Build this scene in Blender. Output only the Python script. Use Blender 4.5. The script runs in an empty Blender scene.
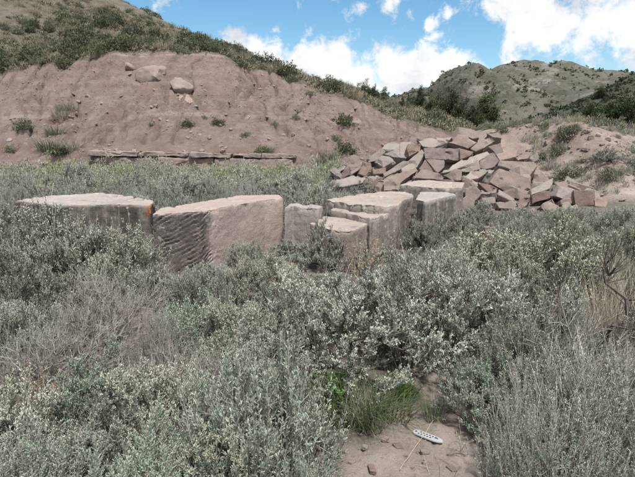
import bpy, bmesh, math, random, time
_T0 = time.time()
def lap(x): print('LAP %-14s %.1f' % (x, time.time() - _T0))
import numpy as np
from mathutils import Vector, Matrix

scene = bpy.context.scene
col = scene.collection
R = math.radians

# ------------------------------------------------------------------ camera
CAM_H, FPX, CU, CV, PITCH = 1.65, 500.0, 317.5, 238.5, R(10.5)
cam_data = bpy.data.cameras.new('camera')
cam_data.sensor_fit = 'HORIZONTAL'
cam_data.sensor_width = 36.0
cam_data.lens = 36.0 * FPX / 635.0
cam_data.clip_start = 0.05
cam_data.clip_end = 20000
cam = bpy.data.objects.new('camera', cam_data)
cam.location = (0, 0, CAM_H)
cam.rotation_euler = (R(90) - PITCH, 0, 0)
col.objects.link(cam)
scene.camera = cam

def ray(u, v):
    a, b = (u - CU) / FPX, (CV - v) / FPX
    return np.array([a, math.cos(PITCH) + b * math.sin(PITCH), -math.sin(PITCH) + b * math.cos(PITCH)])
def at_depth(u, v, Y):
    d = ray(u, v)
    return np.array([0, 0, CAM_H]) + d * (Y / d[1])
def at_height(u, v, z):
    d = ray(u, v)
    return np.array([0, 0, CAM_H]) + d * ((z - CAM_H) / d[2])

# ------------------------------------------------------------------ sky, sun, exposure
SUN_EL, SUN_AZ = R(63), R(160)          # azimuth clockwise from +Y: high, from behind and a little to the right
world = bpy.data.worlds.new('World')
scene.world = world
world.use_nodes = True
nt = world.node_tree
nt.nodes.clear()
def wn(t, **k):
    n = nt.nodes.new(t)
    for a, b in k.items():
        setattr(n, a, b)
    return n
def wl(a, b):
    nt.links.new(a, b)
out = wn('ShaderNodeOutputWorld')
bg = wn('ShaderNodeBackground')
bg.inputs['Strength'].default_value = 0.080
sky = wn('ShaderNodeTexSky', sky_type='NISHITA', sun_disc=False)
sky.sun_elevation = SUN_EL
sky.sun_rotation = SUN_AZ
sky.altitude = 600
sky.air_density = 1.15
sky.dust_density = 0.35
sky.ozone_density = 0.7
tc = wn('ShaderNodeTexCoord')
def wmath(op, a, b=None, c=None, clamp=False):
    n = wn('ShaderNodeMath', operation=op)
    n.use_clamp = clamp
    for i, x in enumerate((a, b, c)):
        if x is None:
            continue
        if isinstance(x, (int, float)):
            n.inputs[i].default_value = x
        else:
            wl(x, n.inputs[i])
    return n.outputs[0]
CLOUDS = [(236, 40, 15), (255, 47, 14), (268, 60, 24), (300, 66, 34), (332, 74, 30), (362, 82, 26), (395, 72, 30),
          (428, 64, 23), (452, 68, 26), (475, 76, 14), (361, 7, 15, 0.5), (389, 4, 17, 0.55), (448, 14, 13, 0.5), (430, 23, 12, 0.5), (410, 12, 14, 0.3),
          (490, 6, 18, 0.6), (520, -12, 40), (552, 22, 44), (592, 22, 44), (640, 24, 54), (510, 42, 10), (712, 5, 75), (800, 30, 60),
          (130, -80, 60), (-60, 30, 60), (-160, 60, 80), (330, -130, 90), (520, -110, 70)]
dens = None
for (u, v, r, *pk) in CLOUDS:
    d = ray(u, v); d = d / np.linalg.norm(d)
    vm = wn('ShaderNodeVectorMath', operation='DISTANCE')
    wl(tc.outputs['Generated'], vm.inputs[0])
    vm.inputs[1].default_value = tuple(d)
    m = wmath('MULTIPLY_ADD', vm.outputs['Value'], -FPX / r, pk[0] if pk else 1.0)
    dens = m if dens is None else wmath('SMOOTH_MAX', dens, m, 0.25)
# clouds over the rest of the sky, broken cover
sepd = wn('ShaderNodeSeparateXYZ'); wl(tc.outputs['Generated'], sepd.inputs[0])
gn = wn('ShaderNodeTexNoise'); gn.inputs['Scale'].default_value = 2.1; gn.inputs['Detail'].default_value = 2
mpg = wn('ShaderNodeMapping'); mpg.inputs['Location'].default_value = (3.1, 0.4, 1.7)
wl(tc.outputs['Generated'], mpg.inputs['Vector']); wl(mpg.outputs[0], gn.inputs['Vector'])
gen = wmath('MULTIPLY_ADD', gn.outputs['Fac'], 4.0, -2.05)
back = wmath('MULTIPLY_ADD', sepd.outputs['Y'], -2.2, 1.0)          # cover thickens behind the viewer, where the cloud that shades the ground stands
gen = wmath('ADD', gen, back)
gen = wmath('MINIMUM', gen, 0.8)
dens = wmath('MAXIMUM', dens, gen)
fn = wn('ShaderNodeTexNoise'); fn.inputs['Scale'].default_value = 13; fn.inputs['Detail'].default_value = 8; fn.inputs['Roughness'].default_value = 0.6
wl(tc.outputs['Generated'], fn.inputs['Vector'])
fn2 = wn('ShaderNodeTexNoise'); fn2.inputs['Scale'].default_value = 34; fn2.inputs['Detail'].default_value = 7; fn2.inputs['Roughness'].default_value = 0.65
fn2.inputs['Distortion'].default_value = 0.4
wl(tc.outputs['Generated'], fn2.inputs['Vector'])
dens2 = wmath('ADD', dens, wmath('MULTIPLY_ADD', fn.outputs['Fac'], 2.6, -1.35))
dens2 = wmath('ADD', dens2, wmath('MULTIPLY_ADD', fn2.outputs['Fac'], 1.9, -1.0))
mr = wn('ShaderNodeMapRange', interpolation_type='SMOOTHSTEP')
mr.inputs['From Min'].default_value = -0.15; mr.inputs['From Max'].default_value = 0.55
wl(dens2, mr.inputs['Value'])
sh = wn('ShaderNodeMapRange'); sh.inputs['From Min'].default_value = 0.36; sh.inputs['From Max'].default_value = 0.58
sn = wn('ShaderNodeTexNoise'); sn.inputs['Scale'].default_value = 9; sn.inputs['Detail'].default_value = 6; sn.inputs['Roughness'].default_value = 0.6
mps = wn('ShaderNodeMapping'); mps.inputs['Location'].default_value = (0, 0, 0.35); mps.inputs['Scale'].default_value = (1, 1, 1.6)
wl(tc.outputs['Generated'], mps.inputs['Vector']); wl(mps.outputs[0], sn.inputs['Vector']); wl(sn.outputs['Fac'], sh.inputs['Value'])
cc = wn('ShaderNodeMix', data_type='RGBA')
cc.inputs['A'].default_value = (5.2, 5.5, 5.9, 1); cc.inputs['B'].default_value = (7.9, 7.9, 7.9, 1)
wl(sh.outputs[0], cc.inputs['Factor'])
mixc = wn('ShaderNodeMix', data_type='RGBA')
hs = wn('ShaderNodeHueSaturation'); hs.inputs['Saturation'].default_value = 1.3; hs.inputs['Hue'].default_value = 0.49; hs.inputs['Value'].default_value = 1.08
wl(sky.outputs[0], hs.inputs['Color'])
wl(mr.outputs[0], mixc.inputs['Factor']); wl(hs.outputs[0], mixc.inputs['A']); wl(cc.outputs['Result'], mixc.inputs['B'])
wl(mixc.outputs['Result'], bg.inputs['Color']); wl(bg.outputs[0], out.inputs['Surface'])

sun_data = bpy.data.lights.new('sun', 'SUN')
sun_data.energy = 3.7
sun_data.angle = R(8)
sun_data.color = (1.0, 0.96, 0.9)
sun = bpy.data.objects.new('sun', sun_data)
sdir = Vector((math.sin(SUN_AZ) * math.cos(SUN_EL), math.cos(SUN_AZ) * math.cos(SUN_EL), math.sin(SUN_EL)))
sun.rotation_euler = sdir.to_track_quat('Z', 'Y').to_euler()
sun.location = (0, 0, 60)
col.objects.link(sun)

scene.view_settings.view_transform = 'Standard'
scene.view_settings.look = 'None'
scene.view_settings.exposure = 0.80
scene.view_settings.gamma = 1.0
scene.view_settings.use_curve_mapping = False
scene.cycles.max_bounces = 5
scene.cycles.diffuse_bounces = 2
scene.cycles.glossy_bounces = 2
scene.cycles.transmission_bounces = 3
scene.cycles.transparent_max_bounces = 4
scene.cycles.use_denoising = True

# ------------------------------------------------------------------ numpy helpers
def _hash(ix, iy, iz, seed):
    h = (ix.astype(np.int64) * 374761393 + iy.astype(np.int64) * 668265263 + iz.astype(np.int64) * 2147483647 + seed * 974634721) & 0xFFFFFFFF
    h = ((h ^ (h >> 13)) * 1274126177) & 0xFFFFFFFF
    h = (h ^ (h >> 16)) * 2246822519 & 0xFFFFFFFF
    h = h ^ (h >> 15)
    return (h & 0xFFFFFF) / float(0xFFFFFF)
def noise3(x, y, z, seed=0):
    x, y, z = np.broadcast_arrays(np.asarray(x, float), np.asarray(y, float), np.asarray(z, float))
    ix, iy, iz = np.floor(x), np.floor(y), np.floor(z)
    fx, fy, fz = x - ix, y - iy, z - iz
    fx, fy, fz = (t * t * t * (t * (t * 6 - 15) + 10) for t in (fx, fy, fz))
    r = 0
    for dx in (0, 1):
        for dy in (0, 1):
            for dz in (0, 1):
                w = (fx if dx else 1 - fx) * (fy if dy else 1 - fy) * (fz if dz else 1 - fz)
                r = r + w * _hash(ix + dx, iy + dy, iz + dz, seed)
    return r * 2 - 1
def fbm(x, y, z=0.0, oct=4, seed=0, gain=0.5):
    s, a, f = 0, 1.0, 1.0
    for o in range(oct):
        s = s + a * noise3(np.asarray(x) * f + 17.3 * o, np.asarray(y) * f - 9.1 * o, np.asarray(z) * f + 3.7 * o, seed + o)
        a *= gain; f *= 2.03
    return s
def smooth(a, b, x):
    t = np.clip((np.asarray(x, float) - a) / (b - a), 0, 1)
    return t * t * (3 - 2 * t)

FINE = {'foliage', 'flower_stalks', 'twigs', 'blades', 'seed_stems', 'leaves', 'crown'}
def quad_mesh(name, V, Q, tint=None, smoothed=False):
    me = bpy.data.meshes.new(name)
    V = np.asarray(V, np.float32); Q = np.asarray(Q, np.int32)
    k = Q.shape[1]
    me.vertices.add(len(V)); me.vertices.foreach_set('co', V.ravel())
    me.loops.add(Q.size); me.loops.foreach_set('vertex_index', Q.ravel())
    me.polygons.add(len(Q)); me.polygons.foreach_set('loop_start', np.arange(0, Q.size, k, dtype=np.int32))
    me.polygons.foreach_set('use_smooth', np.full(len(Q), smoothed))
    if tint is not None:
        at = me.attributes.new('tint', 'FLOAT', 'POINT')
        at.data.foreach_set('value', np.asarray(tint, np.float32))
    me.update(calc_edges=True)
    return me
def link(name, me, mat=None, parent=None):
    o = bpy.data.objects.new(name, me)
    if parent is not None and name in FINE: o['kind'] = 'stuff'
    col.objects.link(o)
    if mat is not None and me is not None and len(me.materials) == 0:
        me.materials.append(mat)
    if parent is not None:
        o.parent = parent
    return o
def tag(o, label=None, cat=None, group=None, kind=None):
    if label: o['label'] = label
    if cat: o['category'] = cat
    if group: o['group'] = group
    if kind: o['kind'] = kind
    return o
def empty(name, loc=(0, 0, 0), rz=0.0):
    o = bpy.data.objects.new(name, None)
    o.empty_display_size = 0.1
    col.objects.link(o)
    o.location = loc; o.rotation_euler = (0, 0, rz)
    return o
KIDS = {}
def copy_tree(o):
    c = o.copy(); col.objects.link(c)
    for ch in KIDS[o.name]:
        d = ch.copy(); col.objects.link(d); d.parent = c
    return c

def unit(a):
    return a / np.maximum(np.linalg.norm(a, axis=-1, keepdims=True), 1e-9)
def frames(d):
    ref = np.where(np.abs(d[:, 2:3]) < 0.9, np.array([[0, 0, 1.0]]), np.array([[1.0, 0, 0]]))
    a = unit(np.cross(d, ref)); b = np.cross(d, a)
    return a, b
def tubes(P0, P1, r0, r1, sides=3):
    """many tapering straight twigs in one go -> verts, quads"""
    P0, P1 = np.asarray(P0, float), np.asarray(P1, float)
    n = len(P0); d = unit(P1 - P0); a, b = frames(d)
    th = np.arange(sides) * 2 * math.pi / sides
    c, s = np.cos(th)[None, :, None], np.sin(th)[None, :, None]
    off = a[:, None] * c + b[:, None] * s
    r0 = np.broadcast_to(r0, (n,)); r1 = np.broadcast_to(r1, (n,))
    V = np.concatenate([P0[:, None] + off * r0[:, None, None], P1[:, None] + off * r1[:, None, None]], 1)
    base = (np.arange(n) * 2 * sides)[:, None]
    i = np.arange(sides); j = (i + 1) % sides
    Q = np.stack([base + i, base + j, base + sides + j, base + sides + i], -1).reshape(-1, 4)
    return V.reshape(-1, 3), Q
def leaf_quads(B, D, N, L, W, base_w=0.35, fold=0.0):
    """leaf blades: base point, direction, side vector, length, width"""
    L = np.broadcast_to(L, (len(B),))[:, None]; W = np.broadcast_to(W, (len(B),))[:, None]
    V = np.stack([B - N * W * base_w * 0.5, B + N * W * base_w * 0.5, B + D * L + N * W * 0.5, B + D * L - N * W * 0.5], 1).reshape(-1, 3)
    Q = np.arange(len(B) * 4).reshape(-1, 4)
    return V, Q
class Acc:
    def __init__(s): s.V, s.Q, s.T, s.n = [], [], [], 0
    def add(s, V, Q, t=0.5):
        s.V.append(V); s.Q.append(Q + s.n); s.n += len(V)
        s.T.append(np.broadcast_to(t, (len(V),)).astype(np.float32))
    def mesh(s, name, smoothed=False):
        return quad_mesh(name, np.concatenate(s.V), np.concatenate(s.Q), np.concatenate(s.T), smoothed)

# ------------------------------------------------------------------ materials
def new_mat(name):
    m = bpy.data.materials.new(name); m.use_nodes = True
    t = m.node_tree; t.nodes.clear()
    o = t.nodes.new('ShaderNodeOutputMaterial'); p = t.nodes.new('ShaderNodeBsdfPrincipled')
    t.links.new(p.outputs[0], o.inputs['Surface'])
    p.inputs['Roughness'].default_value = 0.9
    p.inputs['Specular IOR Level'].default_value = 0.15
    return m, t, p, o
def nnoise(t, scale, detail=5, rough=0.6, vec=None, dist=0.0):
    n = t.nodes.new('ShaderNodeTexNoise')
    n.inputs['Scale'].default_value = scale; n.inputs['Detail'].default_value = detail
    n.inputs['Roughness'].default_value = rough; n.inputs['Distortion'].default_value = dist
    if vec is not None: t.links.new(vec, n.inputs['Vector'])
    return n.outputs['Fac']
def nramp(t, fac, stops, interp='LINEAR'):
    r = t.nodes.new('ShaderNodeValToRGB'); r.color_ramp.interpolation = interp
    e = r.color_ramp.elements
    while len(e) < len(stops): e.new(0.5)
    for i, (p, c) in enumerate(stops):
        e[i].position = p; e[i].color = (*c, 1) if len(c) == 3 else c
    t.links.new(fac, r.inputs['Fac'])
    return r.outputs['Color']
def nmix(t, fac, a, b, blend='MIX'):
    n = t.nodes.new('ShaderNodeMix'); n.data_type = 'RGBA'; n.blend_type = blend
    for k, x in (('Factor', fac), ('A', a), ('B', b)):
        if isinstance(x, (int, float)): n.inputs[k].default_value = x
        elif isinstance(x, tuple): n.inputs[k].default_value = (*x, 1) if len(x) == 3 else x
        else: t.links.new(x, n.inputs[k])
    return n.outputs['Result']
def nmath(t, op, a, b=None, c=None, clamp=False):
    n = t.nodes.new('ShaderNodeMath'); n.operation = op; n.use_clamp = clamp
    for i, x in enumerate((a, b, c)):
        if x is None: continue
        if isinstance(x, (int, float)): n.inputs[i].default_value = x
        else: t.links.new(x, n.inputs[i])
    return n.outputs[0]
def nrange(t, v, a, b, c=0.0, d=1.0):
    n = t.nodes.new('ShaderNodeMapRange'); n.interpolation_type = 'SMOOTHSTEP'
    for k, x in zip(('From Min', 'From Max', 'To Min', 'To Max'), (a, b, c, d)): n.inputs[k].default_value = x
    t.links.new(v, n.inputs['Value'])
    return n.outputs[0]
def nbump(t, p, h, strength=0.5, dist=0.02):
    b = t.nodes.new('ShaderNodeBump'); b.inputs['Strength'].default_value = strength; b.inputs['Distance'].default_value = dist
    t.links.new(h, b.inputs['Height']); t.links.new(b.outputs[0], p.inputs['Normal'])
def ncoord(t, which='Object'):
    return t.nodes.new('ShaderNodeTexCoord').outputs[which]
def npos(t):
    return t.nodes.new('ShaderNodeNewGeometry').outputs['Position']
def nmap(t, vec, scale=(1, 1, 1), rot=(0, 0, 0), loc=(0, 0, 0)):
    n = t.nodes.new('ShaderNodeMapping')
    n.inputs['Scale'].default_value = scale; n.inputs['Rotation'].default_value = rot; n.inputs['Location'].default_value = loc
    t.links.new(vec, n.inputs['Vector']); return n.outputs[0]
def nattr(t, name):
    n = t.nodes.new('ShaderNodeAttribute'); n.attribute_name = name; return n.outputs['Fac']
def nrand(t):
    return t.nodes.new('ShaderNodeObjectInfo').outputs['Random']
def nhsv(t, c, h=0.5, s=1.0, v=1.0):
    n = t.nodes.new('ShaderNodeHueSaturation')
    for k, x in (('Hue', h), ('Saturation', s), ('Value', v)):
        if isinstance(x, (int, float)): n.inputs[k].default_value = x
        else: t.links.new(x, n.inputs[k])
    t.links.new(c, n.inputs['Color']); return n.outputs['Color']

def foliage_mat(name, stops, translucent=0.25, vary=0.25, rough=0.75, hue=None):
    m, t, p, o = new_mat(name)
    c = nramp(t, nattr(t, 'tint'), stops)
    if hue: c = nmix(t, nrange(t, nmath(t, 'FRACT', nmath(t, 'MULTIPLY', nrand(t), 7.3)), 0.5, 1.0, 0, 0.32), c, hue)
    c = nhsv(t, c, v=nmath(t, 'MULTIPLY_ADD', nrand(t), vary, 1 - vary / 2), s=nmath(t, 'MULTIPLY_ADD', nrand(t), 0.3, 0.85))
    t.links.new(c, p.inputs['Base Color']); p.inputs['Roughness'].default_value = rough
    tr = t.nodes.new('ShaderNodeBsdfTranslucent'); t.links.new(c, tr.inputs['Color'])
    mx = t.nodes.new('ShaderNodeMixShader'); mx.inputs[0].default_value = translucent
    t.links.new(p.outputs[0], mx.inputs[1]); t.links.new(tr.outputs[0], mx.inputs[2]); t.links.new(mx.outputs[0], o.inputs['Surface'])
    return m
def wood_mat(name, a, b, scale=60):
    m, t, p, o = new_mat(name)
    n = nnoise(t, scale, 4, 0.7, nmap(t, ncoord(t), (1, 1, 0.25)))
    t.links.new(nramp(t, n, [(0.3, a), (0.7, b)]), p.inputs['Base Color'])
    nbump(t, p, n, 0.4, 0.005)
    return m
def sandstone(name, c1=(0.27, 0.195, 0.17), c2=(0.37, 0.285, 0.25), dark=0.35, lichen=0.3, orange=0.0, patina=None, vary=0.22, grain=1.0):
    m, t, p, o = new_mat(name)
    v = npos(t)
    v = nmap(t, v)
    c = nramp(t, nnoise(t, 1.6, 6, 0.6, v), [(0.3, c1), (0.7, c2)])
    gr = nnoise(t, 70 * grain, 5, 0.75, v)
    c = nmix(t, 0.4, c, nramp(t, gr, [(0.3, tuple(x * 0.62 for x in c1)), (0.7, tuple(min(1, x * 1.25) for x in c2))]))
    # weathering crust
    dk = nrange(t, nnoise(t, 5.0, 7, 0.75, v, 0.6), 0.52, 0.66, 0, dark)
    c = nmix(t, dk, c, (0.11, 0.10, 0.095))
    li = nrange(t, nnoise(t, 17, 5, 0.7, nmap(t, v, loc=(5, 2, 8))), 0.60, 0.68, 0, lichen)
    c = nmix(t, li, c, (0.42, 0.42, 0.39))
    if orange > 0:
        og = nmath(t, 'MULTIPLY', nrange(t, nnoise(t, 3.2, 3, 0.6, nmap(t, v, loc=(1.7, 9.2, 4))), 0.60, 0.70), nrange(t, nnoise(t, 30, 4, 0.7, v), 0.5, 0.58, 0, orange))
        c = nmix(t, og, c, (0.45, 0.12, 0.035))
    if patina is not None:
        c = patina(t, c, v)
    if vary:
        c = nhsv(t, c, v=nmath(t, 'MULTIPLY_ADD', nrand(t), vary, 1 - vary / 2), s=nmath(t, 'MULTIPLY_ADD', nrand(t), 0.35, 0.8))
    t.links.new(c, p.inputs['Base Color'])
    h = nmath(t, 'MULTIPLY_ADD', nnoise(t, 12, 8, 0.72, v), 1.0, nmath(t, 'MULTIPLY', gr, 0.25))
    nbump(t, p, h, 0.7, 0.035)
    p.inputs['Roughness'].default_value = 0.95
    return m

# soil of the flat and the mound
def ground_mat():
    m, t, p, o = new_mat('dry_soil')
    v = npos(t)
    big = nnoise(t, 0.5, 5, 0.6, v)
    c = nramp(t, nnoise(t, 3.0, 7, 0.65, v), [(0.25, (0.20, 0.165, 0.148)), (0.55, (0.29, 0.245, 0.222)), (0.8, (0.37, 0.322, 0.296))])
    c = nmix(t, nrange(t, big, 0.45, 0.62, 0, 0.45), c, (0.22, 0.20, 0.165))
    duff_shade = nramp(t, nnoise(t, 9, 7, 0.75, v), [(0.35, (0.075, 0.066, 0.058)), (0.55, (0.125, 0.112, 0.098)), (0.75, (0.20, 0.182, 0.16))])  # litter colour, darkened to stand in for shade under the shrubs
    c = nmix(t, nattr(t, 'tint'), c, duff_shade)
    sp = nrange(t, nnoise(t, 85, 3, 0.7, v), 0.56, 0.66, 0, 0.5)
    c = nmix(t, sp, c, (0.36, 0.31, 0.28))
    dk = nrange(t, nnoise(t, 22, 5, 0.75, v), 0.54, 0.66, 0, 0.55)
    c = nmix(t, dk, c, (0.10, 0.085, 0.075))
    # red clay spoil on the mound
    sx = t.nodes.new('ShaderNodeSeparateXYZ'); t.links.new(v, sx.inputs[0])
    rz = nmath(t, 'MULTIPLY', nrange(t, sx.outputs['Z'], 0.5, 1.3), nrange(t, nnoise(t, 0.9, 5, 0.65, v), 0.36, 0.52))
    c = nmix(t, nmath(t, 'MULTIPLY', rz, 0.9), c, nramp(t, nnoise(t, 4, 9, 0.8, v), [(0.3, (0.135, 0.102, 0.090)), (0.55, (0.20, 0.158, 0.142)), (0.75, (0.29, 0.24, 0.22))]))
    # far country: dry grass and scrub
    far = nrange(t, sx.outputs['Y'], 60, 160)
    c = nmix(t, far, c, nramp(t, nnoise(t, 0.03, 8, 0.7, v), [(0.35, (0.10, 0.105, 0.07)), (0.65, (0.26, 0.24, 0.19))]))
    t.links.new(c, p.inputs['Base Color'])
    h = nmath(t, 'ADD', nnoise(t, 28, 8, 0.75, v), nmath(t, 'MULTIPLY', nnoise(t, 120, 3, 0.7, v), 0.3))
    nbump(t, p, h, 0.8, 0.03)
    return m
def bank_mat():
    m, t, p, o = new_mat('red_clay_bank')
    v = npos(t)
    sx = t.nodes.new('ShaderNodeSeparateXYZ'); t.links.new(v, sx.inputs[0])
    c = nramp(t, nnoise(t, 0.7, 8, 0.7, v), [(0.25, (0.185, 0.130, 0.118)), (0.5, (0.268, 0.201, 0.186)), (0.78, (0.365, 0.295, 0.276))])
    # bedding: pale and red bands that follow the height, a little warped
    zz = nmath(t, 'ADD', sx.outputs['Z'], nmath(t, 'MULTIPLY_ADD', nnoise(t, 0.12, 3, 0.5, v), 1.6, -0.8))
    cz = t.nodes.new('ShaderNodeCombineXYZ'); t.links.new(zz, cz.inputs['Z'])
    band = nnoise(t, 0.95, 5, 0.7, cz.outputs[0])
    pale = nmath(t, 'MULTIPLY', nrange(t, band, 0.50, 0.66), nrange(t, nnoise(t, 0.35, 5, 0.6, v), 0.36, 0.56))
    c = nmix(t, nmath(t, 'MULTIPLY', pale, 0.75), c, (0.43, 0.375, 0.355))
    red = nmath(t, 'MULTIPLY', nrange(t, band, 0.46, 0.36), nrange(t, nnoise(t, 0.3, 4, 0.6, nmap(t, v, loc=(40, 3, 1))), 0.42, 0.58))
    c = nmix(t, nmath(t, 'MULTIPLY', red, 0.65), c, (0.24, 0.145, 0.128))
    # pebbly talus
    peb = nrange(t, nnoise(t, 2.3, 9, 0.85, v), 0.56, 0.66, 0, 0.7)
    c = nmix(t, peb, c, (0.43, 0.36, 0.33))
    dk = nrange(t, nnoise(t, 1.7, 9, 0.8, nmap(t, v, (1, 1, 0.45), loc=(3, 7, 1))), 0.54, 0.64, 0, 0.55)
    c = nmix(t, dk, c, (0.15, 0.105, 0.095))
    # vegetated soil above the cut (attribute from the terrain shape)
    soil = nramp(t, nnoise(t, 0.55, 8, 0.75, v), [(0.3, (0.10, 0.092, 0.068)), (0.5, (0.185, 0.162, 0.132)), (0.7, (0.27, 0.235, 0.205))])
    soil = nmix(t, nrange(t, nnoise(t, 4, 5, 0.75, v), 0.5, 0.62, 0, 0.6), soil, (0.09, 0.10, 0.055))
    veg = nrange(t, nmath(t, 'ADD', nattr(t, 'tint'), nmath(t, 'MULTIPLY_ADD', nnoise(t, 0.9, 5, 0.7, v), 0.7, -0.35)), 0.4, 0.6)
    c = nmix(t, veg, c, soil)
    t.links.new(c, p.inputs['Base Color'])
    h = nmath(t, 'ADD', nnoise(t, 3.0, 9, 0.75, v), nmath(t, 'MULTIPLY', nnoise(t, 16, 5, 0.75, v), 0.35))
    nbump(t, p, h, 1.0, 0.35)
    return m
def far_hill_mat(name, stops, rockc, rock_amt, sc=0.012):
    m, t, p, o = new_mat(name)
    v = npos(t)
    c = nramp(t, nnoise(t, sc, 9, 0.68, v), stops)
    rk = nrange(t, nnoise(t, sc * 1.7, 7, 0.7, nmap(t, v, (1, 1, 2.2), (0, 0, 0.5), (900, 0, 0))), 0.53, 0.64, 0, rock_amt)
    c = nmix(t, rk, c, rockc)
    sc2 = nrange(t, nnoise(t, 0.16, 6, 0.8, v), 0.50, 0.62, 0, 0.8)
    c = nmix(t, sc2, c, (0.05, 0.056, 0.038))
    t.links.new(c, p.inputs['Base Color'])
    nbump(t, p, nnoise(t, 0.07, 8, 0.72, v), 0.8, 6.0)
    return m

lap('mats')
# ------------------------------------------------------------------ ground
def pile_h(X, Y):
    """rubble mound and the red spoil shoulder to its right"""
    ridge = 18.6 + 0.22 * np.maximum(X - 9, 0)
    front = smooth(ridge - 6.6, ridge, Y + 0.5 * fbm(X * 0.35, Y * 0.35, 0, 3, 5))
    backf = 1 - 0.75 * smooth(ridge + 3, ridge + 22, Y)
    lat = smooth(-1.0, 5.5, X)
    hgt = np.interp(X, [-2, 1.5, 4, 7, 9, 12, 16, 30, 60], [0.0, 0.75, 1.6, 2.3, 2.55, 2.15, 1.45, 1.0, 1.0])
    heap = smooth(0.8, 2.2, X) * smooth(9.0, 7.4, X) * smooth(11.6, 13.0, Y) * smooth(19.4, 18.0, Y)
    return hgt * lat * front * backf * (1 - 0.52 * heap)
def gh(X, Y):
    X = np.asarray(X, float); Y = np.asarray(Y, float)
    r = np.hypot(X, Y)
    z = 0.06 * fbm(X * 0.22, Y * 0.22, 0, 3, 1) * smooth(2.5, 9, r) + 0.012 * fbm(X * 2.1, Y * 2.1, 0, 4, 2)
    z = z + 0.010 * np.clip(Y - 8, 0, 22) * smooth(6, -4, X)
    z = z + pile_h(X, Y)
    z = z - 6.0 * smooth(45, 260, Y) - 1.0 * smooth(20, 80, -Y)
    z = z + 1.5 * fbm(X * 0.01, Y * 0.01, 0, 3, 9) * smooth(70, 260, r)
    return z
def near_relief(X, Y):
    ck = np.abs(fbm(X * 5.5, Y * 5.5, 0, 3, 31))
    return smooth(9, 4, np.hypot(X, Y)) * (0.016 * fbm(X * 7, Y * 7, 0, 4, 21) - 0.022 * smooth(0.10, 0.0, ck))
def build_ground():
    th = np.concatenate([np.radians(np.linspace(-180, -62, 40)[:-1]), np.radians(np.linspace(-62, 62, 290)), np.radians(np.linspace(62, 180, 40)[1:])])
    rr = 0.25 * np.exp(np.linspace(0, math.log(6000 / 0.25), 430))
    RR, TH = np.meshgrid(rr, th, indexing='ij')
    X, Y = RR * np.sin(TH), RR * np.cos(TH)
    Z = gh(X, Y)
    Z = Z + near_relief(X, Y)
    n, k = RR.shape
    V = np.stack([X, Y, Z], -1).reshape(-1, 3)
    i, j = np.meshgrid(np.arange(n - 1), np.arange(k - 1), indexing='ij')
    a = (i * k + j).ravel()
    Q = np.stack([a, a + 1, a + k + 1, a + k], -1)[:, ::-1]
    c = len(V)
    # litter with the shade between bushes painted in, except on trodden soil and spoil
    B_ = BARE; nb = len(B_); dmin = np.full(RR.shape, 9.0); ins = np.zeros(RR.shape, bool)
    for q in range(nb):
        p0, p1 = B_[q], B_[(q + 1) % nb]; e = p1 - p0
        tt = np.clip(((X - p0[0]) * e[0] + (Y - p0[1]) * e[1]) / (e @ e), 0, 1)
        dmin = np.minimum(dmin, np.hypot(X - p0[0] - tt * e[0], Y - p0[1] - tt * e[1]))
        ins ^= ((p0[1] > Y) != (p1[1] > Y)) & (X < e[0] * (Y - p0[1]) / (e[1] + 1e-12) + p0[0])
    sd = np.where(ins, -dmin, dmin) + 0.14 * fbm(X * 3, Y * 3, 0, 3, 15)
    duff_shade = smooth(-0.08, 0.16, sd) * smooth(0.35, 0.1, pile_h(X, Y)) * smooth(60, 30, RR)
    me = quad_mesh('ground', V, Q, duff_shade.ravel(), smoothed=True)
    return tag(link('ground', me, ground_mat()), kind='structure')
BARE = np.array([at_height(u, v, 0.0)[:2] for u, v in [(330, 520), (340, 452), (380, 425), (405, 402), (412, 374), (430, 352), (462, 358), (462, 392), (475, 420), (482, 452), (480, 520)]])
build_ground()

# ------------------------------------------------------------------ the red cut bank and the hill above it
def yb(X):                                    # foot of the bank
    X = np.asarray(X, float); at_ledge = smooth(-17, -14, X) * smooth(0, -3, X)
    return 30.25 + 0.35 + (0.9 * fbm(X * 0.12, 3.3, 0, 3, 41)) * (1 - at_ledge) - 0.05 * at_ledge + 0.25 * np.clip(X + 2, 0, 30) - 0.05 * np.clip(-18 - X, 0, 40)
def bank_z(X, Y):
    X = np.asarray(X, float); Y = np.asarray(Y, float)
    b = yb(X)
    top = np.interp(X, [-70, -45, -33, -24, -19, -14, -9, -4, 2.7, 8.6, 13, 20, 30], [7.5, 7.0, 6.9, 7.3, 8.3, 9.1, 8.9, 7.5, 5.3, 3.5, 2.5, 2.0, 1.6])
    wid = np.interp(top, [1.5, 3, 7, 9], [9, 10, 11.5, 11.5])
    rid = np.interp(X, [-90, -60, -46, -36, -31, -19, -8, 2, 6.4, 12, 20, 27, 45, 90], [42, 33, 29.5, 26, 23.4, 17.9, 13.0, 10.5, 9.1, 7.1, 5.2, 4.0, 2.6, 1.0])
    lip = 0.5 * fbm(X * 0.5, 7.7, 0, 4, 43)
    s = (Y - b) / wid
    foot = np.interp(X, [-30, -16.5, -14.5, -2.0, 0.5, 4, 12], [0.5, 0.6, 1.35, 1.35, 0.5, 0.2, 0.1])
    sc = np.clip(s, 0, 1)
    prof = foot + (top - foot) * (0.80 * sc + 0.20 * sc ** 2.4)
    prof = prof + lip * smooth(0.8, 1.0, s) * 0.6
    up = np.clip((Y - b - wid) / (75 - b - wid), 0, 1.0)
    z = np.where(s < 1, prof, top + lip * 0.6 + (rid - top) * (up ** 0.88))
    z = z - np.clip(Y - 75, 0, 200) * 0.17
    z = np.where(s < 0, foot + (Y - b) * 2.2, z)
    z = z + 0.5 * fbm(X * 0.09, Y * 0.09, 0, 3, 45) * smooth(1.0, 2.2, s)
    return z, s
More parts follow.
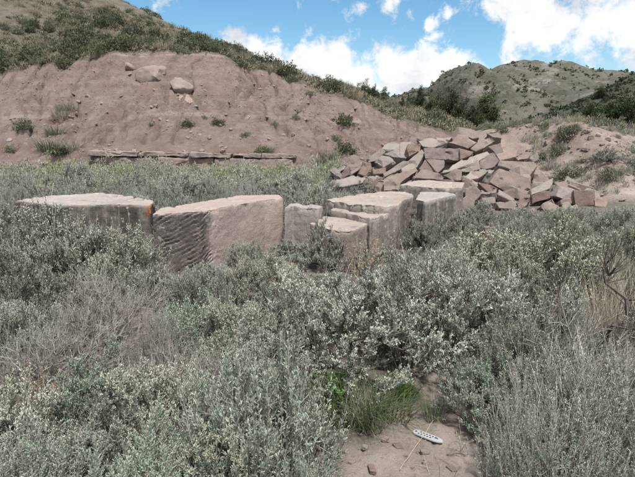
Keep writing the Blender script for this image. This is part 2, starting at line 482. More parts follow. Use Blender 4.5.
def bank_full(X, Y):
    z, s = bank_z(X, Y)
    face = smooth(0.02, 0.2, s) * smooth(1.12, 0.9, s)
    wx = X + 0.7 * fbm(X * 0.4, Y * 0.4, 0, 3, 51)
    rill = 1 - np.abs(fbm(wx * 0.7, Y * 0.15, 0, 3, 52)) * 6.0
    rill2 = 1 - np.abs(fbm(wx * 1.7, Y * 0.33, 0, 3, 53)) * 4.5
    z = z - face * (0.60 * np.clip(rill, 0, 1) + 0.05 * np.clip(1 - np.abs(fbm(wx * 3.1, Y * 0.8, 0, 2, 60)) * 3, 0, 1) + 0.20 * np.clip(rill2, 0, 1) * smooth(-0.4, 0.3, fbm(X * 0.25, Y * 0.25, 0, 2, 59)))
    z = z + face * (0.20 * fbm(X * 0.35, Y * 0.35, 0, 3, 54) + 0.05 * fbm(X * 3.2, Y * 2.0, 0, 3, 55, 0.75))
    crack = np.maximum(1 - np.abs(fbm(wx * 1.25 + 0.3 * fbm(X * 1.5, Y * 1.5, 0, 2, 65), Y * 0.42, 0, 3, 62)) * 11, 0) * smooth(-0.2, 0.3, fbm(X * 0.22, Y * 0.3, 0, 2, 63))
    z = z - face * 0.40 * crack + face * (0.035 * fbm(X * 7, Y * 7, 0, 3, 64, 0.7) + 0.10 * np.maximum(0, fbm(X * 3.6, Y * 3.0, 0, 2, 66) - 0.45))
    # bedding steps
    st = z * 1.15 + 0.25 * fbm(X * 0.25, Y * 0.25, 0, 3, 57)
    z = z + face * 0.065 * np.clip(2.2 * np.sin(2 * math.pi * st), -1, 1) * smooth(-0.3, 0.5, fbm(X * 0.2, Y * 0.3, 0, 2, 58))
    z = z + 0.12 * fbm(X * 1.1, Y * 1.1, 0, 4, 56) * smooth(1.0, 1.3, s)
    return z, s
def build_bank():
    xs = np.unique(np.concatenate([np.arange(-90, -34, 1.0), np.arange(-34, -31, 0.2), np.arange(-31, 13, 0.09), np.arange(13, 22, 0.2), np.arange(22, 95, 1.0)]))
    ys = np.unique(np.concatenate([np.arange(29.0, 44, 0.075), np.arange(44, 46, 0.2), np.arange(46, 80, 0.5), np.arange(80, 200, 4)]))
    X, Y = np.meshgrid(xs, ys, indexing='ij')
    Yp = Y + yb(X) - 31.0                       # rows follow the foot of the bank
    Z, S = bank_full(X, Yp)
    n, k = X.shape
    V = np.stack([X, Yp, Z], -1).reshape(-1, 3)
    i, j = np.meshgrid(np.arange(n - 1), np.arange(k - 1), indexing='ij')
    a = (i * k + j).ravel()
    Q = np.stack([a, a + k, a + k + 1, a + 1], -1)
    veg = smooth(0.92, 1.06, S)
    left = smooth(-24, -30, X)
    veg = np.clip(veg + left * 0.25 * smooth(0.2, 0.6, S) + 0.35 * smooth(4, 14, X) * smooth(0.5, 0.8, S), 0, 1)
    me = quad_mesh('hillside', V, Q, veg.ravel(), smoothed=True)
    tag(link('hillside', me, bank_mat()), kind='structure')
build_bank()
def surf(X, Y):
    """height of whatever ground is on top there"""
    g = gh(X, Y)
    b, s = bank_full(np.asarray(X, float), np.asarray(Y, float))
    return np.where(s > 0, np.maximum(g, b), g)

lap('bank')
# ------------------------------------------------------------------ far hills
def far_hill(name, sky_pts, Y0, Yr, Y1, zbase, mat, seed, rough, dx=4.0, dy=5.0):
    pts = [at_depth(u, v, Yr) for u, v in sky_pts]
    px = [p[0] for p in pts]; pz = [p[2] for p in pts]
    xs = np.arange(px[0], px[-1], dx); ys = np.arange(Y0, Y1, dy)
    X, Y = np.meshgrid(xs, ys, indexing='ij')
    def H(X, Y):
        rid = np.interp(X, px, pz)
        Xw = X + 30 * fbm(X * 0.006, Y * 0.006, 0, 3, seed + 3)
        rid_w = np.interp(Xw, px, pz)
        w = smooth(Y0, Yr - 60, Y)
        s = np.clip((Y - Y0) / (Yr - Y0), 0, 1)
        f = np.clip((Y - Yr) / (Y1 - Yr), 0, 1)
        z = zbase + (rid_w * (1 - w) + rid * w - zbase) * (0.25 * s + 0.75 * s ** 1.3) * (1 - 0.8 * f)
        env = np.sin(np.pi * np.clip(s, 0, 1) * 0.92) * (1 - f)
        rav = np.abs(fbm(Xw * 0.011 + Y * 0.004, Y * 0.004, 0, 4, seed))
        z = z + env * rough * 1.3 * (rav - 0.30) + rough * 0.12 * fbm(X * 0.03, Y * 0.03, 0, 4, seed + 7) * smooth(0, 0.2, s)
        return z
    Z = H(X, Y)
    n, k = X.shape
    V = np.stack([X, Y, Z], -1).reshape(-1, 3)
    i, j = np.meshgrid(np.arange(n - 1), np.arange(k - 1), indexing='ij')
    a = (i * k + j).ravel()
    me = quad_mesh(name, V, np.stack([a, a + k, a + k + 1, a + 1], -1), smoothed=True)
    tag(link(name, me, mat), kind='structure')
    return H, px
H_far, px_far = far_hill('distant_hill', [(-300, 150), (150, 125), (330, 112), (380, 103), (395, 98), (412, 91), (430, 85), (458, 79), (480, 74), (500, 67), (520, 62),
                     (535, 61), (550, 66), (580, 71), (612, 73), (640, 73), (700, 66), (800, 40), (1000, 30)], 330, 700, 1000, -8,
                    far_hill_mat('far_hill', [(0.3, (0.066, 0.067, 0.053)), (0.5, (0.104, 0.100, 0.084)), (0.7, (0.150, 0.141, 0.123))], (0.225, 0.207, 0.193), 0.75), 61, 40)
H_near, px_near = far_hill('wooded_slope', [(450, 152), (480, 140), (500, 131), (520, 123), (540, 115), (562, 106), (590, 94), (612, 83), (640, 70), (700, 48), (800, 15), (1000, -60)], 170, 330, 480, -8,
                    far_hill_mat('wooded_hill', [(0.3, (0.04, 0.05, 0.034)), (0.5, (0.065, 0.073, 0.052)), (0.7, (0.10, 0.10, 0.08))], (0.14, 0.13, 0.11), 0.35, 0.03), 71, 16, 2.0, 3.0)

lap('far')
# ------------------------------------------------------------------ stone
def refine(bm, maxlen, cond=None, rounds=7):
    for _ in range(rounds):
        es = [e for e in bm.edges if e.calc_length() > maxlen and (cond is None or cond((e.verts[0].co + e.verts[1].co) * 0.5))]
        if not es: break
        bmesh.ops.subdivide_edges(bm, edges=es, cuts=1, use_grid_fill=False)
        bmesh.ops.triangulate(bm, faces=[f for f in bm.faces if len(f.verts) > 3])
def displace(bm, fn):
    bm.normal_update()
    co = np.array([v.co for v in bm.verts]); no = np.array([v.normal for v in bm.verts])
    d = fn(co, no)
    co2 = co + (no * d[:, None] if d.ndim == 1 else d)
    for v, c in zip(bm.verts, co2): v.co = c
def finish(bm, name, angle=35):
    bmesh.ops.recalc_face_normals(bm, faces=bm.faces)
    me = bpy.data.meshes.new(name); bm.to_mesh(me); bm.free()
    me.polygons.foreach_set('use_smooth', np.ones(len(me.polygons), bool))
    me.set_sharp_from_angle(angle=R(angle))
    return me
def prism(front, back):
    bm = bmesh.new()
    f = [bm.verts.new(p) for p in front]; b = [bm.verts.new(p) for p in back]
    n = len(f)
    bm.faces.new(f); bm.faces.new(b[::-1])
    for i in range(n):
        j = (i + 1) % n
        bm.faces.new((f[j], f[i], b[i], b[j]))
    bmesh.ops.recalc_face_normals(bm, faces=bm.faces)
    return bm
def place_origin(me, o):
    """origin at the thing's base centre"""
    n = len(me.vertices); co = np.empty(n * 3, np.float32); me.vertices.foreach_get('co', co); co = co.reshape(-1, 3)
    c = np.array([(co[:, 0].min() + co[:, 0].max()) / 2, (co[:, 1].min() + co[:, 1].max()) / 2, co[:, 2].min()])
    me.vertices.foreach_set('co', (co - c).ravel()); me.update(); o.location = c

def beside(lands, x, y, reach=(0.9, 2.0)):
    d, n = min((math.hypot(x - a, y - b), t) for a, b, t in lands)
    return ('right beside ' if d < reach[0] else 'near ' if d < reach[1] else 'well away from ') + n
def size_word(v, cuts, words):
    return words[sum(v > c for c in cuts)]
FOOT = []                                       # footprints that plants keep out of
def quarry_block(label, poly, z, mat, seed, bev=0.03, rough=0.018, fine=0.05, groove=None, lean=0.0, columns=0.0, zslope=0.0):
    pts = [at_height(u, v, z) for u, v in poly]
    ctr = np.mean(pts, 0)
    pts = [p + np.array([0, 0, zslope * (p[0] - ctr[0])]) for p in pts]
    base = []
    for p in pts:
        q = ctr + (p - ctr) * (1.0 + lean)
        base.append(np.array([q[0], q[1], float(gh(q[0], q[1])) - 0.06]))
    FOOT.append(np.array([b[:2] for b in base]))
    bm = prism(pts, base)
    bmesh.ops.bevel(bm, geom=list(bm.edges), offset=bev, segments=2, profile=0.6, affect='EDGES', clamp_overlap=True)
    bmesh.ops.triangulate(bm, faces=bm.faces)
    refine(bm, fine * 2)
    if groove: refine(bm, 0.026, groove[0], 8)
    else: refine(bm, fine)
    def fn(co, no):
        d = rough * 0.55 * fbm(co[:, 0] * 2.2, co[:, 1] * 2.2, co[:, 2] * 2.2, 3, seed) + rough * 0.4 * fbm(co[:, 0] * 14, co[:, 1] * 14, co[:, 2] * 14, 3, seed + 5)
        if columns:
            side = 1 - smooth(0.3, 0.7, np.abs(no[:, 2])); hpos = co[:, 0] * 0.9 - co[:, 1] * 0.5
            cn = noise3(hpos * 7, co[:, 2] * 0.4, 0.3, seed + 3)
            d = d + side * columns * (np.where(cn > 0.05, 0.5, -0.6) + 0.4 * noise3(hpos * 15, co[:, 2] * 1.1, 0.7, seed + 4))
        chip = smooth(0.25, 0.6, fbm(co[:, 0] * 4.5, co[:, 1] * 4.5, co[:, 2] * 4.5, 2, seed + 9)) * smooth(z - 0.10, z, co[:, 2])
        d = d - 0.03 * chip
        if groove: d = d + groove[1](co, no)
        return d
    displace(bm, fn)
    me = finish(bm, 'quarried_block', 40)
    o = link('quarried_block', me, mat)
    place_origin(me, o)
    return tag(o, label, 'stone block', 'quarried sandstone blocks in the sagebrush')

LX = at_height(152, 214, 0.8); RX = at_height(264, 199.5, 0.8)
AX = (RX - LX)[:2]; LEN = np.linalg.norm(AX); AX = AX / LEN
def along(p):
    return (p[0] - LX[0]) * AX[0] + (p[1] - LX[1]) * AX[1]
def g_cond(c):
    a = along(c); return a < 0.95 and c.z < 0.86
def g_disp(co, no):
    a = (co[:, 0] - LX[0]) * AX[0] + (co[:, 1] - LX[1]) * AX[1]
    nrm = np.array([AX[1], -AX[0]])
    face = smooth(0.6, 0.85, no[:, 0] * nrm[0] + no[:, 1] * nrm[1])
    wob = 0.035 * fbm(co[:, 0] * 3, co[:, 1] * 3, co[:, 2] * 3, 3, 77)
    ph = (co[:, 2] - a * 0.55 + wob) / 0.062
    saw = (ph - np.floor(ph))
    gr = -0.024 * (1 - saw) ** 1.5 * (0.55 + 0.45 * noise3(a * 7, co[:, 2] * 7, 0, 78))
    edge = smooth(0.80, 0.66, a + 0.10 * fbm(co[:, 2] * 5, 0, 0, 2, 79))
    cell = np.floor(ph) * 7.13
    fine = -0.006 * smooth(0.2, 0.7, noise3(a * 22, cell, co[:, 2] * 18, 80))
    return face * (edge * gr + fine)
def patina_front(t, c, v):
    # dark varnish on the old tooled end, with orange lichen where it meets its neighbour
    vm = t.nodes.new('ShaderNodeVectorMath'); vm.operation = 'DOT_PRODUCT'
    t.links.new(v, vm.inputs[0]); vm.inputs[1].default_value = (AX[0], AX[1], 0)
    a = nmath(t, 'SUBTRACT', vm.outputs['Value'], float(LX[0] * AX[0] + LX[1] * AX[1]))
    a = nmath(t, 'ADD', a, nmath(t, 'MULTIPLY_ADD', nnoise(t, 5, 5, 0.7, v), 0.3, -0.15))
    sz = t.nodes.new('ShaderNodeSeparateXYZ'); t.links.new(v, sz.inputs[0])
    k = nmath(t, 'MULTIPLY', nrange(t, a, 0.80, 0.62), nrange(t, sz.outputs['Z'], 0.80, 0.74))
    k = nmath(t, 'MULTIPLY', k, nrange(t, nnoise(t, 9, 7, 0.75, v), 0.30, 0.52, 0.55, 1.0))
    c = nmix(t, k, c, (0.085, 0.078, 0.075))
    li = nmath(t, 'MULTIPLY', nrange(t, a, 0.35, 0.1), nrange(t, nnoise(t, 14, 4, 0.7, nmap(t, v, loc=(3, 3, 3))), 0.57, 0.64, 0, 0.7))
    return nmix(t, li, c, (0.34, 0.34, 0.32))
def patina_shade(amount, z0):  # darkens sides below the top: varnish, plus painted shade on the grey blocks
    def f(t, c, v):
        sz = t.nodes.new('ShaderNodeSeparateXYZ'); t.links.new(v, sz.inputs[0])
        st = nnoise(t, 5.5, 6, 0.7, nmap(t, v, (1, 1, 0.16)))
        k = nmath(t, 'MULTIPLY', nrange(t, st, 0.34, 0.56, 0.15 + 0.35 * max(0.0, amount - 0.8) / 0.2, amount), nrange(t, sz.outputs['Z'], z0, z0 - 0.06))
        c = nmix(t, k, c, (0.075, 0.068, 0.062))
        vo = t.nodes.new('ShaderNodeTexVoronoi'); vo.inputs['Scale'].default_value = 11
        t.links.new(v, vo.inputs['Vector'])
        spot = nmath(t, 'MULTIPLY', nrange(t, vo.outputs['Distance'], 0.27, 0.20), nrange(t, nnoise(t, 3, 3, 0.5, v), 0.5, 0.6))
        return nmix(t, nmath(t, 'MULTIPLY', spot, 0.75), c, (0.36, 0.38, 0.33))
    return f
st_pink = sandstone('pink_sandstone', (0.30, 0.238, 0.22), (0.37, 0.305, 0.285), 0.25, 0.25, 0.0, patina_front, 0)
def patina_lichen(t, c, v):
    c = patina_shade(1.0, 0.80)(t, c, v)
    vm = t.nodes.new('ShaderNodeVectorMath'); vm.operation = 'DISTANCE'
    t.links.new(v, vm.inputs[0]); vm.inputs[1].default_value = tuple(at_height(149, 206, 0.80) + np.array([0, -0.03, -0.08]))
    k = nmath(t, 'ADD', vm.outputs['Value'], nmath(t, 'MULTIPLY_ADD', nnoise(t, 22, 5, 0.7, v), 0.5, -0.25))
    return nmix(t, nrange(t, k, 0.13, 0.07), c, (0.48, 0.13, 0.035))
st_dark = sandstone('varnished_sandstone', (0.25, 0.215, 0.198), (0.38, 0.345, 0.325), 0.4, 0.4, 0.9, patina_lichen, 0)
st_grey = sandstone('lichen_sandstone', (0.25, 0.222, 0.208), (0.36, 0.33, 0.312), 0.5, 0.45, 0.9, None, 0.1)
st_strk = sandstone('streaked_sandstone', (0.27, 0.235, 0.22), (0.37, 0.335, 0.315), 0.4, 0.45, 0.6, patina_shade(0.8, 0.74), 0.1)

def crust_shaded(z, amt): return sandstone('crust_shaded_sandstone', (0.24, 0.202, 0.184), (0.36, 0.312, 0.286), 0.5, 0.4, 0.9, patina_shade(amt, z), 0.1)  # crust tone also carries the side faces' shade in colour; tops stay lighter
quarry_block('long dark weathered block with orange lichen on its end, half hidden by tall sagebrush',
             [(14, 200), (57, 204.8), (113, 203.5), (150, 205.5), (154, 201), (130, 195.5), (104, 193), (50, 196)], 0.80, st_dark, 101, 0.02, 0.02)
quarry_block('big pink block with diagonal tool grooves on its dark end',
             [(152, 214), (200, 211), (264, 199.5), (283, 198), (279, 194.5), (240, 195), (180, 205), (160, 208)], 0.80, st_pink, 102, 0.025, 0.012,
             groove=(g_cond, g_disp))
quarry_block('short pink block standing against the end of the tool-grooved block',
             [(284.5, 208), (293, 206), (318, 208.5), (323, 206), (310, 203.5), (290, 203.5)], 0.68, st_grey, 103, 0.018, 0.014)
quarry_block('low grey block with a sagebrush growing against its corner',
             [(309, 223), (330, 229), (353, 230.5), (368, 223.5), (346, 217.5), (324, 216)], 0.53, crust_shaded(0.50, 0.4), 104, 0.018, 0.014)
quarry_block('grey block with orange lichen specks on its top edge',
             [(331, 210), (345, 212.5), (370, 218), (400, 211), (352, 204.5), (334, 205.5)], 0.62, crust_shaded(0.58, 0.5), 105, 0.016, 0.02)
quarry_block('broad flat-topped block between the lichen-specked block and the rubble heap',
             [(326, 199.5), (352, 203.5), (385, 206), (398, 204.5), (404, 199), (412, 197), (413, 193), (390, 191), (350, 195.5)], 0.74, crust_shaded(0.70, 0.5), 106, 0.018, 0.02, columns=0.02)
quarry_block('block with vertical dark streaks down its broken front',
             [(415.5, 199.5), (425, 201.5), (440, 197.5), (455, 194.8), (448, 192), (420, 191.5)], 0.76, st_strk, 107, 0.016, 0.02, columns=0.045)
quarry_block('thin-looking flat block farthest back in the row, beside the rubble heap',
             [(400, 185), (445, 188), (462, 187), (464, 182.5), (430, 180.5), (414, 180.5)], 0.80, crust_shaded(0.76, 0.55), 108, 0.018, 0.014, columns=0.01)

lap('blocks')
# ------------------------------------------------------------------ rubble heap
rub_mats = [sandstone('rubble_pink', (0.178, 0.139, 0.126), (0.252, 0.205, 0.189), 0.3, 0.2),
            sandstone('rubble_grey', (0.178, 0.154, 0.142), (0.268, 0.238, 0.220), 0.4, 0.3),
            sandstone('rubble_red', (0.148, 0.112, 0.101), (0.205, 0.160, 0.146), 0.3, 0.15)]
def rock_mesh(bm, seed, size, bev=0.015, rough=0.022):
    bmesh.ops.bevel(bm, geom=list(bm.edges), offset=bev, segments=1, affect='EDGES', clamp_overlap=True)
    bmesh.ops.triangulate(bm, faces=bm.faces)
    refine(bm, 0.125, None, 6)
    displace(bm, lambda co, no: rough * fbm(co[:, 0] * 3.5 + seed, co[:, 1] * 3.5, co[:, 2] * 3.5, 3, seed) - 0.05 * smooth(0.3, 0.6, fbm(co[:, 0] * 3 - seed, co[:, 1] * 3, co[:, 2] * 3, 2, seed + 3)) + 0.012 * fbm(co[:, 0] * 11, co[:, 1] * 11, co[:, 2] * 11, 2, seed + 4))
    return finish(bm, 'rubble_rock', 24)
# outline of the main visible face of each rock, in three source windows of the photograph; tilt = how far the face leans back
W1, W2, W3, W4 = (320, 120), (400, 115), (460, 150), (520, 150)
ROCKS = [
 (W1, [(195,225),(235,228),(275,265),(270,300),(190,355),(178,290)], .35, .55, 0, 'pink boulder standing on the low end of the heap'),
 (W1, [(78,332),(155,272),(182,290),(128,338)], .5, .4, 1, 'grey leaning slab beside the pink boulder at the low end'),
 (W1, [(128,338),(182,292),(186,348),(150,368)], .2, .4, 2, 'dark red chunk tucked under the pink boulder'),
 (W1, [(60,322),(95,300),(138,345),(130,372),(98,356)], .7, .35, 1, 'small pale stone at the low tip of the heap'),
 (W1, [(275,265),(322,270),(332,310),(290,356),(248,342)], .3, .45, 2, 'shadowed red chunk to the side of the pink boulder'),
 (W1, [(385,185),(430,138),(585,138),(552,182),(470,188)], 1.5, .35, 1, 'flat pale slab against the foot of the red bank'),
 (W1, [(400,215),(480,185),(568,188),(552,242),(470,236)], .9, .4, 1, 'pale wedge stone under the flat slab'),
 (W1, [(340,272),(390,225),(460,230),(476,265),(400,302)], .6, .45, 1, 'grey wedge block beside the pale wedge stone'),
 (W1, [(290,245),(390,180),(420,200),(350,262),(310,270)], .6, .4, 0, 'pink stone behind the grey wedge block'),
 (W1, [(330,300),(420,300),(420,340),(340,345)], .3, .4, 2, 'red stone below the grey wedge block'),
 (W1, [(400,342),(530,258),(560,262),(520,312),(410,362)], .4, .5, 1, 'long narrow slab sloping down to the low end'),
 (W1, [(25,402),(240,343),(295,370),(270,400),(150,422),(30,428)], 1.6, .3, 1, 'long pale slab lying flat along the front of the low end'),
 (W1, [(268,395),(396,362),(398,402),(372,458),(300,458)], .15, .5, 2, 'brown block with a square shadowed face behind the blocks'),
 (W1, [(402,368),(510,335),(612,300),(622,322),(512,400),(500,450),(402,450)], .45, .45, 0, 'large pink slab leaning behind the farthest flat block'),
 (W1, [(530,282),(640,198),(660,225),(560,302)], .6, .5, 1, 'narrow slanted slab near the middle of the heap'),
 (W1, [(560,150),(640,150),(640,205),(565,235),(552,185)], .3, .6, 2, 'shadowed brown chunk beside the flat pale slab'),
 (W2, [(368,75),(465,83),(502,145),(465,152),(372,122)], .55, .55, 0, 'pale pink rock on the very top of the heap'),
 (W2, [(300,155),(332,110),(372,72),(374,152),(345,160)], .3, .5, 2, 'dark-sided rock on the top of the heap beside the pale one'),
 (W2, [(338,152),(370,120),(432,130),(487,175),(432,212),(300,172)], .4, .6, 0, 'angular pink rock just under the topmost rock'),
 (W2, [(105,152),(332,138),(300,178),(205,208),(142,200)], .9, .45, 1, 'grey slab spread across the shoulder of the heap'),
 (W2, [(150,212),(382,212),(378,292),(160,278)], .22, .6, 0, 'wide pink block with a flat rectangular face'),
 (W2, [(380,212),(472,232),(450,258),(382,284)], .3, .5, 2, 'dark chunk at the side of the wide pink block'),
 (W2, [(160,278),(282,284),(292,325),(238,372)], .45, .4, 0, 'pink triangular slab under the wide pink block'),
 (W2, [(122,342),(160,278),(218,358),(170,380)], .3, .4, 2, 'red triangular chunk beside the pink triangular slab'),
 (W2, [(0,330),(140,215),(158,240),(110,330),(20,400)], .6, .5, 1, 'long grey slab slanting up to the wide pink block'),
 (W2, [(445,215),(512,150),(570,133),(612,165),(560,195),(480,232)], .6, .5, 0, 'reddish slab tilted up on the right shoulder'),
 (W2, [(255,368),(400,280),(560,228),(592,240),(502,292),(300,362)], 1.3, .35, 1, 'long pale-topped slab lying across the middle of the heap'),
 (W2, [(330,345),(502,292),(512,345),(420,366)], .2, .5, 1, 'grey block under the long pale-topped slab'),
 (W2, [(500,285),(592,237),(632,290),(600,330),(540,347),(508,340)], .25, .6, 0, 'pink block with a single drill hole below the tilted slab'),
 (W2, [(88,402),(150,328),(242,372),(302,412)], .5, .4, 0, 'low pink pyramid-shaped rock behind the farthest flat block'),
 (W2, [(278,385),(350,343),(392,350),(392,415),(330,422)], .35, .4, 0, 'pink chunk next to the pyramid-shaped rock'),
 (W2, [(392,418),(450,353),(562,358),(502,402)], 1.0, .35, 1, 'pale flat slab over a dark hollow'),
 (W2, [(545,112),(635,92),(650,150),(585,142)], .6, .5, 0, 'pink rock at the back of the right shoulder'),
 (W2, [(0,175),(75,172),(50,240),(0,262)], .7, .4, 1, 'pale slab above the long slanting grey slab'),
 (W2, [(560,200),(640,175),(660,230),(630,280),(595,232)], .4, .5, 2, 'brown rock behind the drilled pink block'),
 (W3, [(185,205),(245,108),(442,178),(448,250),(392,282),(310,282)], .30, .55, 0, 'largest grey-pink rock face in the heap, six-sided'),
 (W3, [(238,97),(255,68),(472,72),(492,100),(442,162)], .25, .6, 1, 'dark grey long block lying on top of the largest face'),
 (W3, [(450,200),(490,103),(572,190),(542,207),(480,232)], .35, .6, 0, 'pointed tan rock with a triangular face'),
 (W3, [(455,287),(570,253),(577,307),(455,343)], .12, .5, 2, 'brown box-shaped block in the front of the heap'),
 (W3, [(450,252),(592,178),(582,242),(455,285)], 1.0, .3, 1, 'thin grey slab lying on the brown box-shaped block'),
 (W3, [(352,332),(455,268),(442,332),(380,392)], .4, .3, 2, 'thin slab leaning steeply beside the brown box'),
 (W3, [(498,352),(592,292),(637,372),(550,408)], .5, .5, 0, 'reddish square slab tipped at the front foot of the heap'),
 (W3, [(378,398),(470,363),(484,397),(430,420)], .6, .4, 0, 'low pink stone in the sage at the front foot'),
 (W3, [(28,240),(80,198),(137,280),(100,322),(40,330)], .3, .45, 0, 'rounded pink stone right behind the streaked block'),
 (W3, [(0,330),(40,290),(100,322),(90,370),(10,380)], .3, .4, 0, 'pink stone below the rounded pink stone'),
 (W3, [(105,193),(250,240),(205,292),(120,217)], .3, .3, 2, 'dark slab edge slanting down in front of the largest face'),
 (W3, [(247,250),(348,315),(332,328),(240,282)], .8, .25, 1, 'thin pale splinter of stone at the front of the heap'),
 (W3, [(222,330),(352,328),(354,378),(250,372)], .4, .4, 0, 'squat pink stone sitting in the sage at the front'),
 (W3, [(228,25),(372,-4),(352,46),(250,67)], .8, .4, 0, 'pink flat slab above the dark grey long block'),
 (W3, [(350,42),(380,13),(457,13),(432,56),(370,67)], .5, .4, 0, 'reddish stone at the top right of the heap'),
 (W3, [(455,15),(490,10),(500,60),(470,75),(440,55)], .4, .3, 1, 'small pale stone on the top right edge'),
 (W3, [(15,195),(70,133),(182,138),(110,187)], .9, .35, 0, 'pink slab resting near the dark hollow'),
 (W3, [(140,300),(225,300),(225,340),(150,345)], .4, .35, 0, 'small pink stone in the sage by the splinter'),
 (W4, [(338,253),(477,253),(472,352),(350,362)], .12, .5, 2, 'square flat-faced brown block at the low right end'),
 (W4, [(262,243),(300,163),(372,210),(392,247)], .7, .4, 1, 'grey slab leaning above the square brown block'),
 (W4, [(368,205),(472,243),(392,252)], 1.5, .2, 1, 'thin pale flake on top of the square brown block'),
 (W4, [(253,290),(332,248),(347,290),(260,312)], .5, .35, 0, 'pale pink stone left of the square brown block'),
 (W4, [(268,342),(310,318),(372,410),(312,452),(270,402)], .45, .35, 1, 'grey slab slipping off the front of the heap'),
 (W4, [(470,258),(552,258),(547,292),(480,288)], .3, .4, 1, 'thin flat stone past the square brown block'),
 (W4, [(470,295),(540,290),(560,330),(545,365),(478,360)], .5, .4, 0, 'pinkish weathered stone at the very right end'),
 (W4, [(350,370),(432,368),(432,402),(370,412)], .3, .35, 1, 'small grey stone under the square brown block'),
 (W4, [(158,412),(230,378),(242,412),(170,445)], .7, .3, 1, 'small slanted stone in the sage below the tipped slab'),
 (W4, [(213,190),(267,183),(262,226),(215,232)], .3, .4, 2, 'small brown stone right of the pointed tan rock'),
 (W4, [(258,318),(320,305),(330,340),(262,350)], .3, .35, 2, 'shadowed chunk wedged below the pale pink stone'),
 (W4, [(205,235),(260,225),(262,285),(210,300)], .3, .35, 2, 'dark chunk wedged beside the thin grey slab'),
]
rr = random.Random(5)
for i, (w0, poly, tilt, thick, mi, lab) in enumerate(ROCKS):
    px = [(w0[0] + x / 6.35, w0[1] + y / 6.35) for x, y in poly]
    uc = sum(p[0] for p in px) / len(px); vb = max(p[1] for p in px); vc = sum(p[1] for p in px) / len(px)
    Yc = 12.2 + (215 - (vb + vc) / 2) * 0.078 + 1.6 * max(0.0, min(1.0, (440 - uc) / 70))
    c0 = at_depth(uc, vc, Yc)
    su = rr.uniform(-0.35, 0.35)
    front = []
    for (u, v) in px:                             # ray meets the face plane  Y = Yc + tilt*(z-zc) + su*(x-xc)
        d = ray(u, v)
        t = (Yc - tilt * (c0[2] - CAM_H) - su * c0[0]) / (d[1] - tilt * d[2] - su * d[0])
        front.append(np.array([0, 0, CAM_H]) + d * t)
    nrm = np.array([su, -1.0, tilt]); nrm /= np.linalg.norm(nrm)
    dirn = -nrm + np.array([rr.uniform(-.3, .3), 0.15, rr.uniform(-.35, -.05)])
    fc = np.mean(front, 0)
    th = thick * rr.uniform(1.0, 1.35)
    back = [fc + (p - fc) * rr.uniform(0.82, 1.02) + dirn * th for p in front]
    bm = prism(front, back)
    me = rock_mesh(bm, 300 + i, 1)
    o = link('rubble_rock', me, rub_mats[mi])
    place_origin(me, o)
    tag(o, lab, 'rock', 'quarry rubble heap')
def random_rock(seed, s):
    """a broken slab: a box cut by a few random planes"""
    q = random.Random(seed)
    bm = bmesh.new()
    bmesh.ops.create_cube(bm, size=1.0)
    sx, sy, sz = s * q.uniform(0.8, 1.25), s * q.uniform(0.6, 1.0), s * q.uniform(0.28, 0.62)
    for v in bm.verts: v.co = Vector((v.co.x * sx, v.co.y * sy, v.co.z * sz))
    for _ in range(q.randint(3, 5)):
        n = Vector((q.uniform(-1, 1), q.uniform(-1, 1), q.uniform(-.6, .8))).normalized()
        ext = max(abs(v.co.dot(n)) for v in bm.verts)
        r = bmesh.ops.bisect_plane(bm, geom=list(bm.verts) + list(bm.edges) + list(bm.faces), plane_co=n * ext * q.uniform(0.62, 0.88), plane_no=n, clear_outer=True)
        ed = [e for e in r['geom_cut'] if isinstance(e, bmesh.types.BMEdge)]
        if ed:
            bmesh.ops.edgeloop_fill(bm, edges=ed)
    bmesh.ops.remove_doubles(bm, verts=bm.verts, dist=0.01)
    return bm
lap('rocks')
rock_protos = [rock_mesh(random_rock(700 + k, 0.8), 700 + k, 1) for k in range(12)]
HEAP_LAND = [(*at_depth(u, v, 12.2 + (215 - v) * 0.078 + 1.6 * max(0.0, min(1.0, (440 - u) / 70)))[:2], t) for u, v, t in [
    (355, 165, 'the pink boulder at the low end'), (395, 145, 'the flat pale slab under the bank'), (392, 160, 'the grey wedge block'), (345, 184, 'the long pale slab at the low end'),
    (400, 185, 'the large leaning pink slab'), (466, 131, 'the topmost pale rock'), (441, 155, 'the wide pink block'), (437, 167, 'the pink triangular slab'), (470, 163, 'the long pale-topped slab'),
    (490, 162, 'the drilled pink block'), (510, 183, 'the largest six-sided face'), (515, 168, 'the dark grey long block'), (541, 178, 'the pointed tan rock'), (541, 198, 'the brown box-shaped block'),
    (551, 207, 'the tipped square slab'), (584, 199, 'the square flat-faced brown block'), (472, 192, 'the rounded pink stone'), (490, 131, 'the tilted reddish slab'), (520, 154, 'the reddish stone at the top edge')]]
for k in range(80):                                # the rocks seen in the gaps and on the flanks
    for _ in range(40):
        x = rr.uniform(0.5, 7.6); y = rr.uniform(12.8, 19.0)
        if y < 13.2 + max(0, 5.5 - x) * 0.75 or pile_h(x, y) < 0.12: continue
        if x > 6.6 and y > 14.6: continue
        break
    s = rr.uniform(0.65, 1.25)
    o = link('rubble_rock', rock_protos[k % 12])
    o.scale = (s, s, s)
    o.location = (x, y, float(gh(x, y)) + 0.12)
    o.rotation_euler = (rr.uniform(-.6, .6), rr.uniform(-.5, .5), rr.uniform(0, 6.28))
    if not rock_protos[k % 12].materials: rock_protos[k % 12].materials.append(rub_mats[k % 3])
    tag(o, size_word(s, (0.8, 1.05), ('small', 'mid-sized', 'big')) + ' angular ' + ('pinkish', 'greyish', 'brownish')[k % 3] + ' rock ' + beside(HEAP_LAND, x, y, (0.6, 1.4)), 'rock', 'filler rocks in the rubble heap')
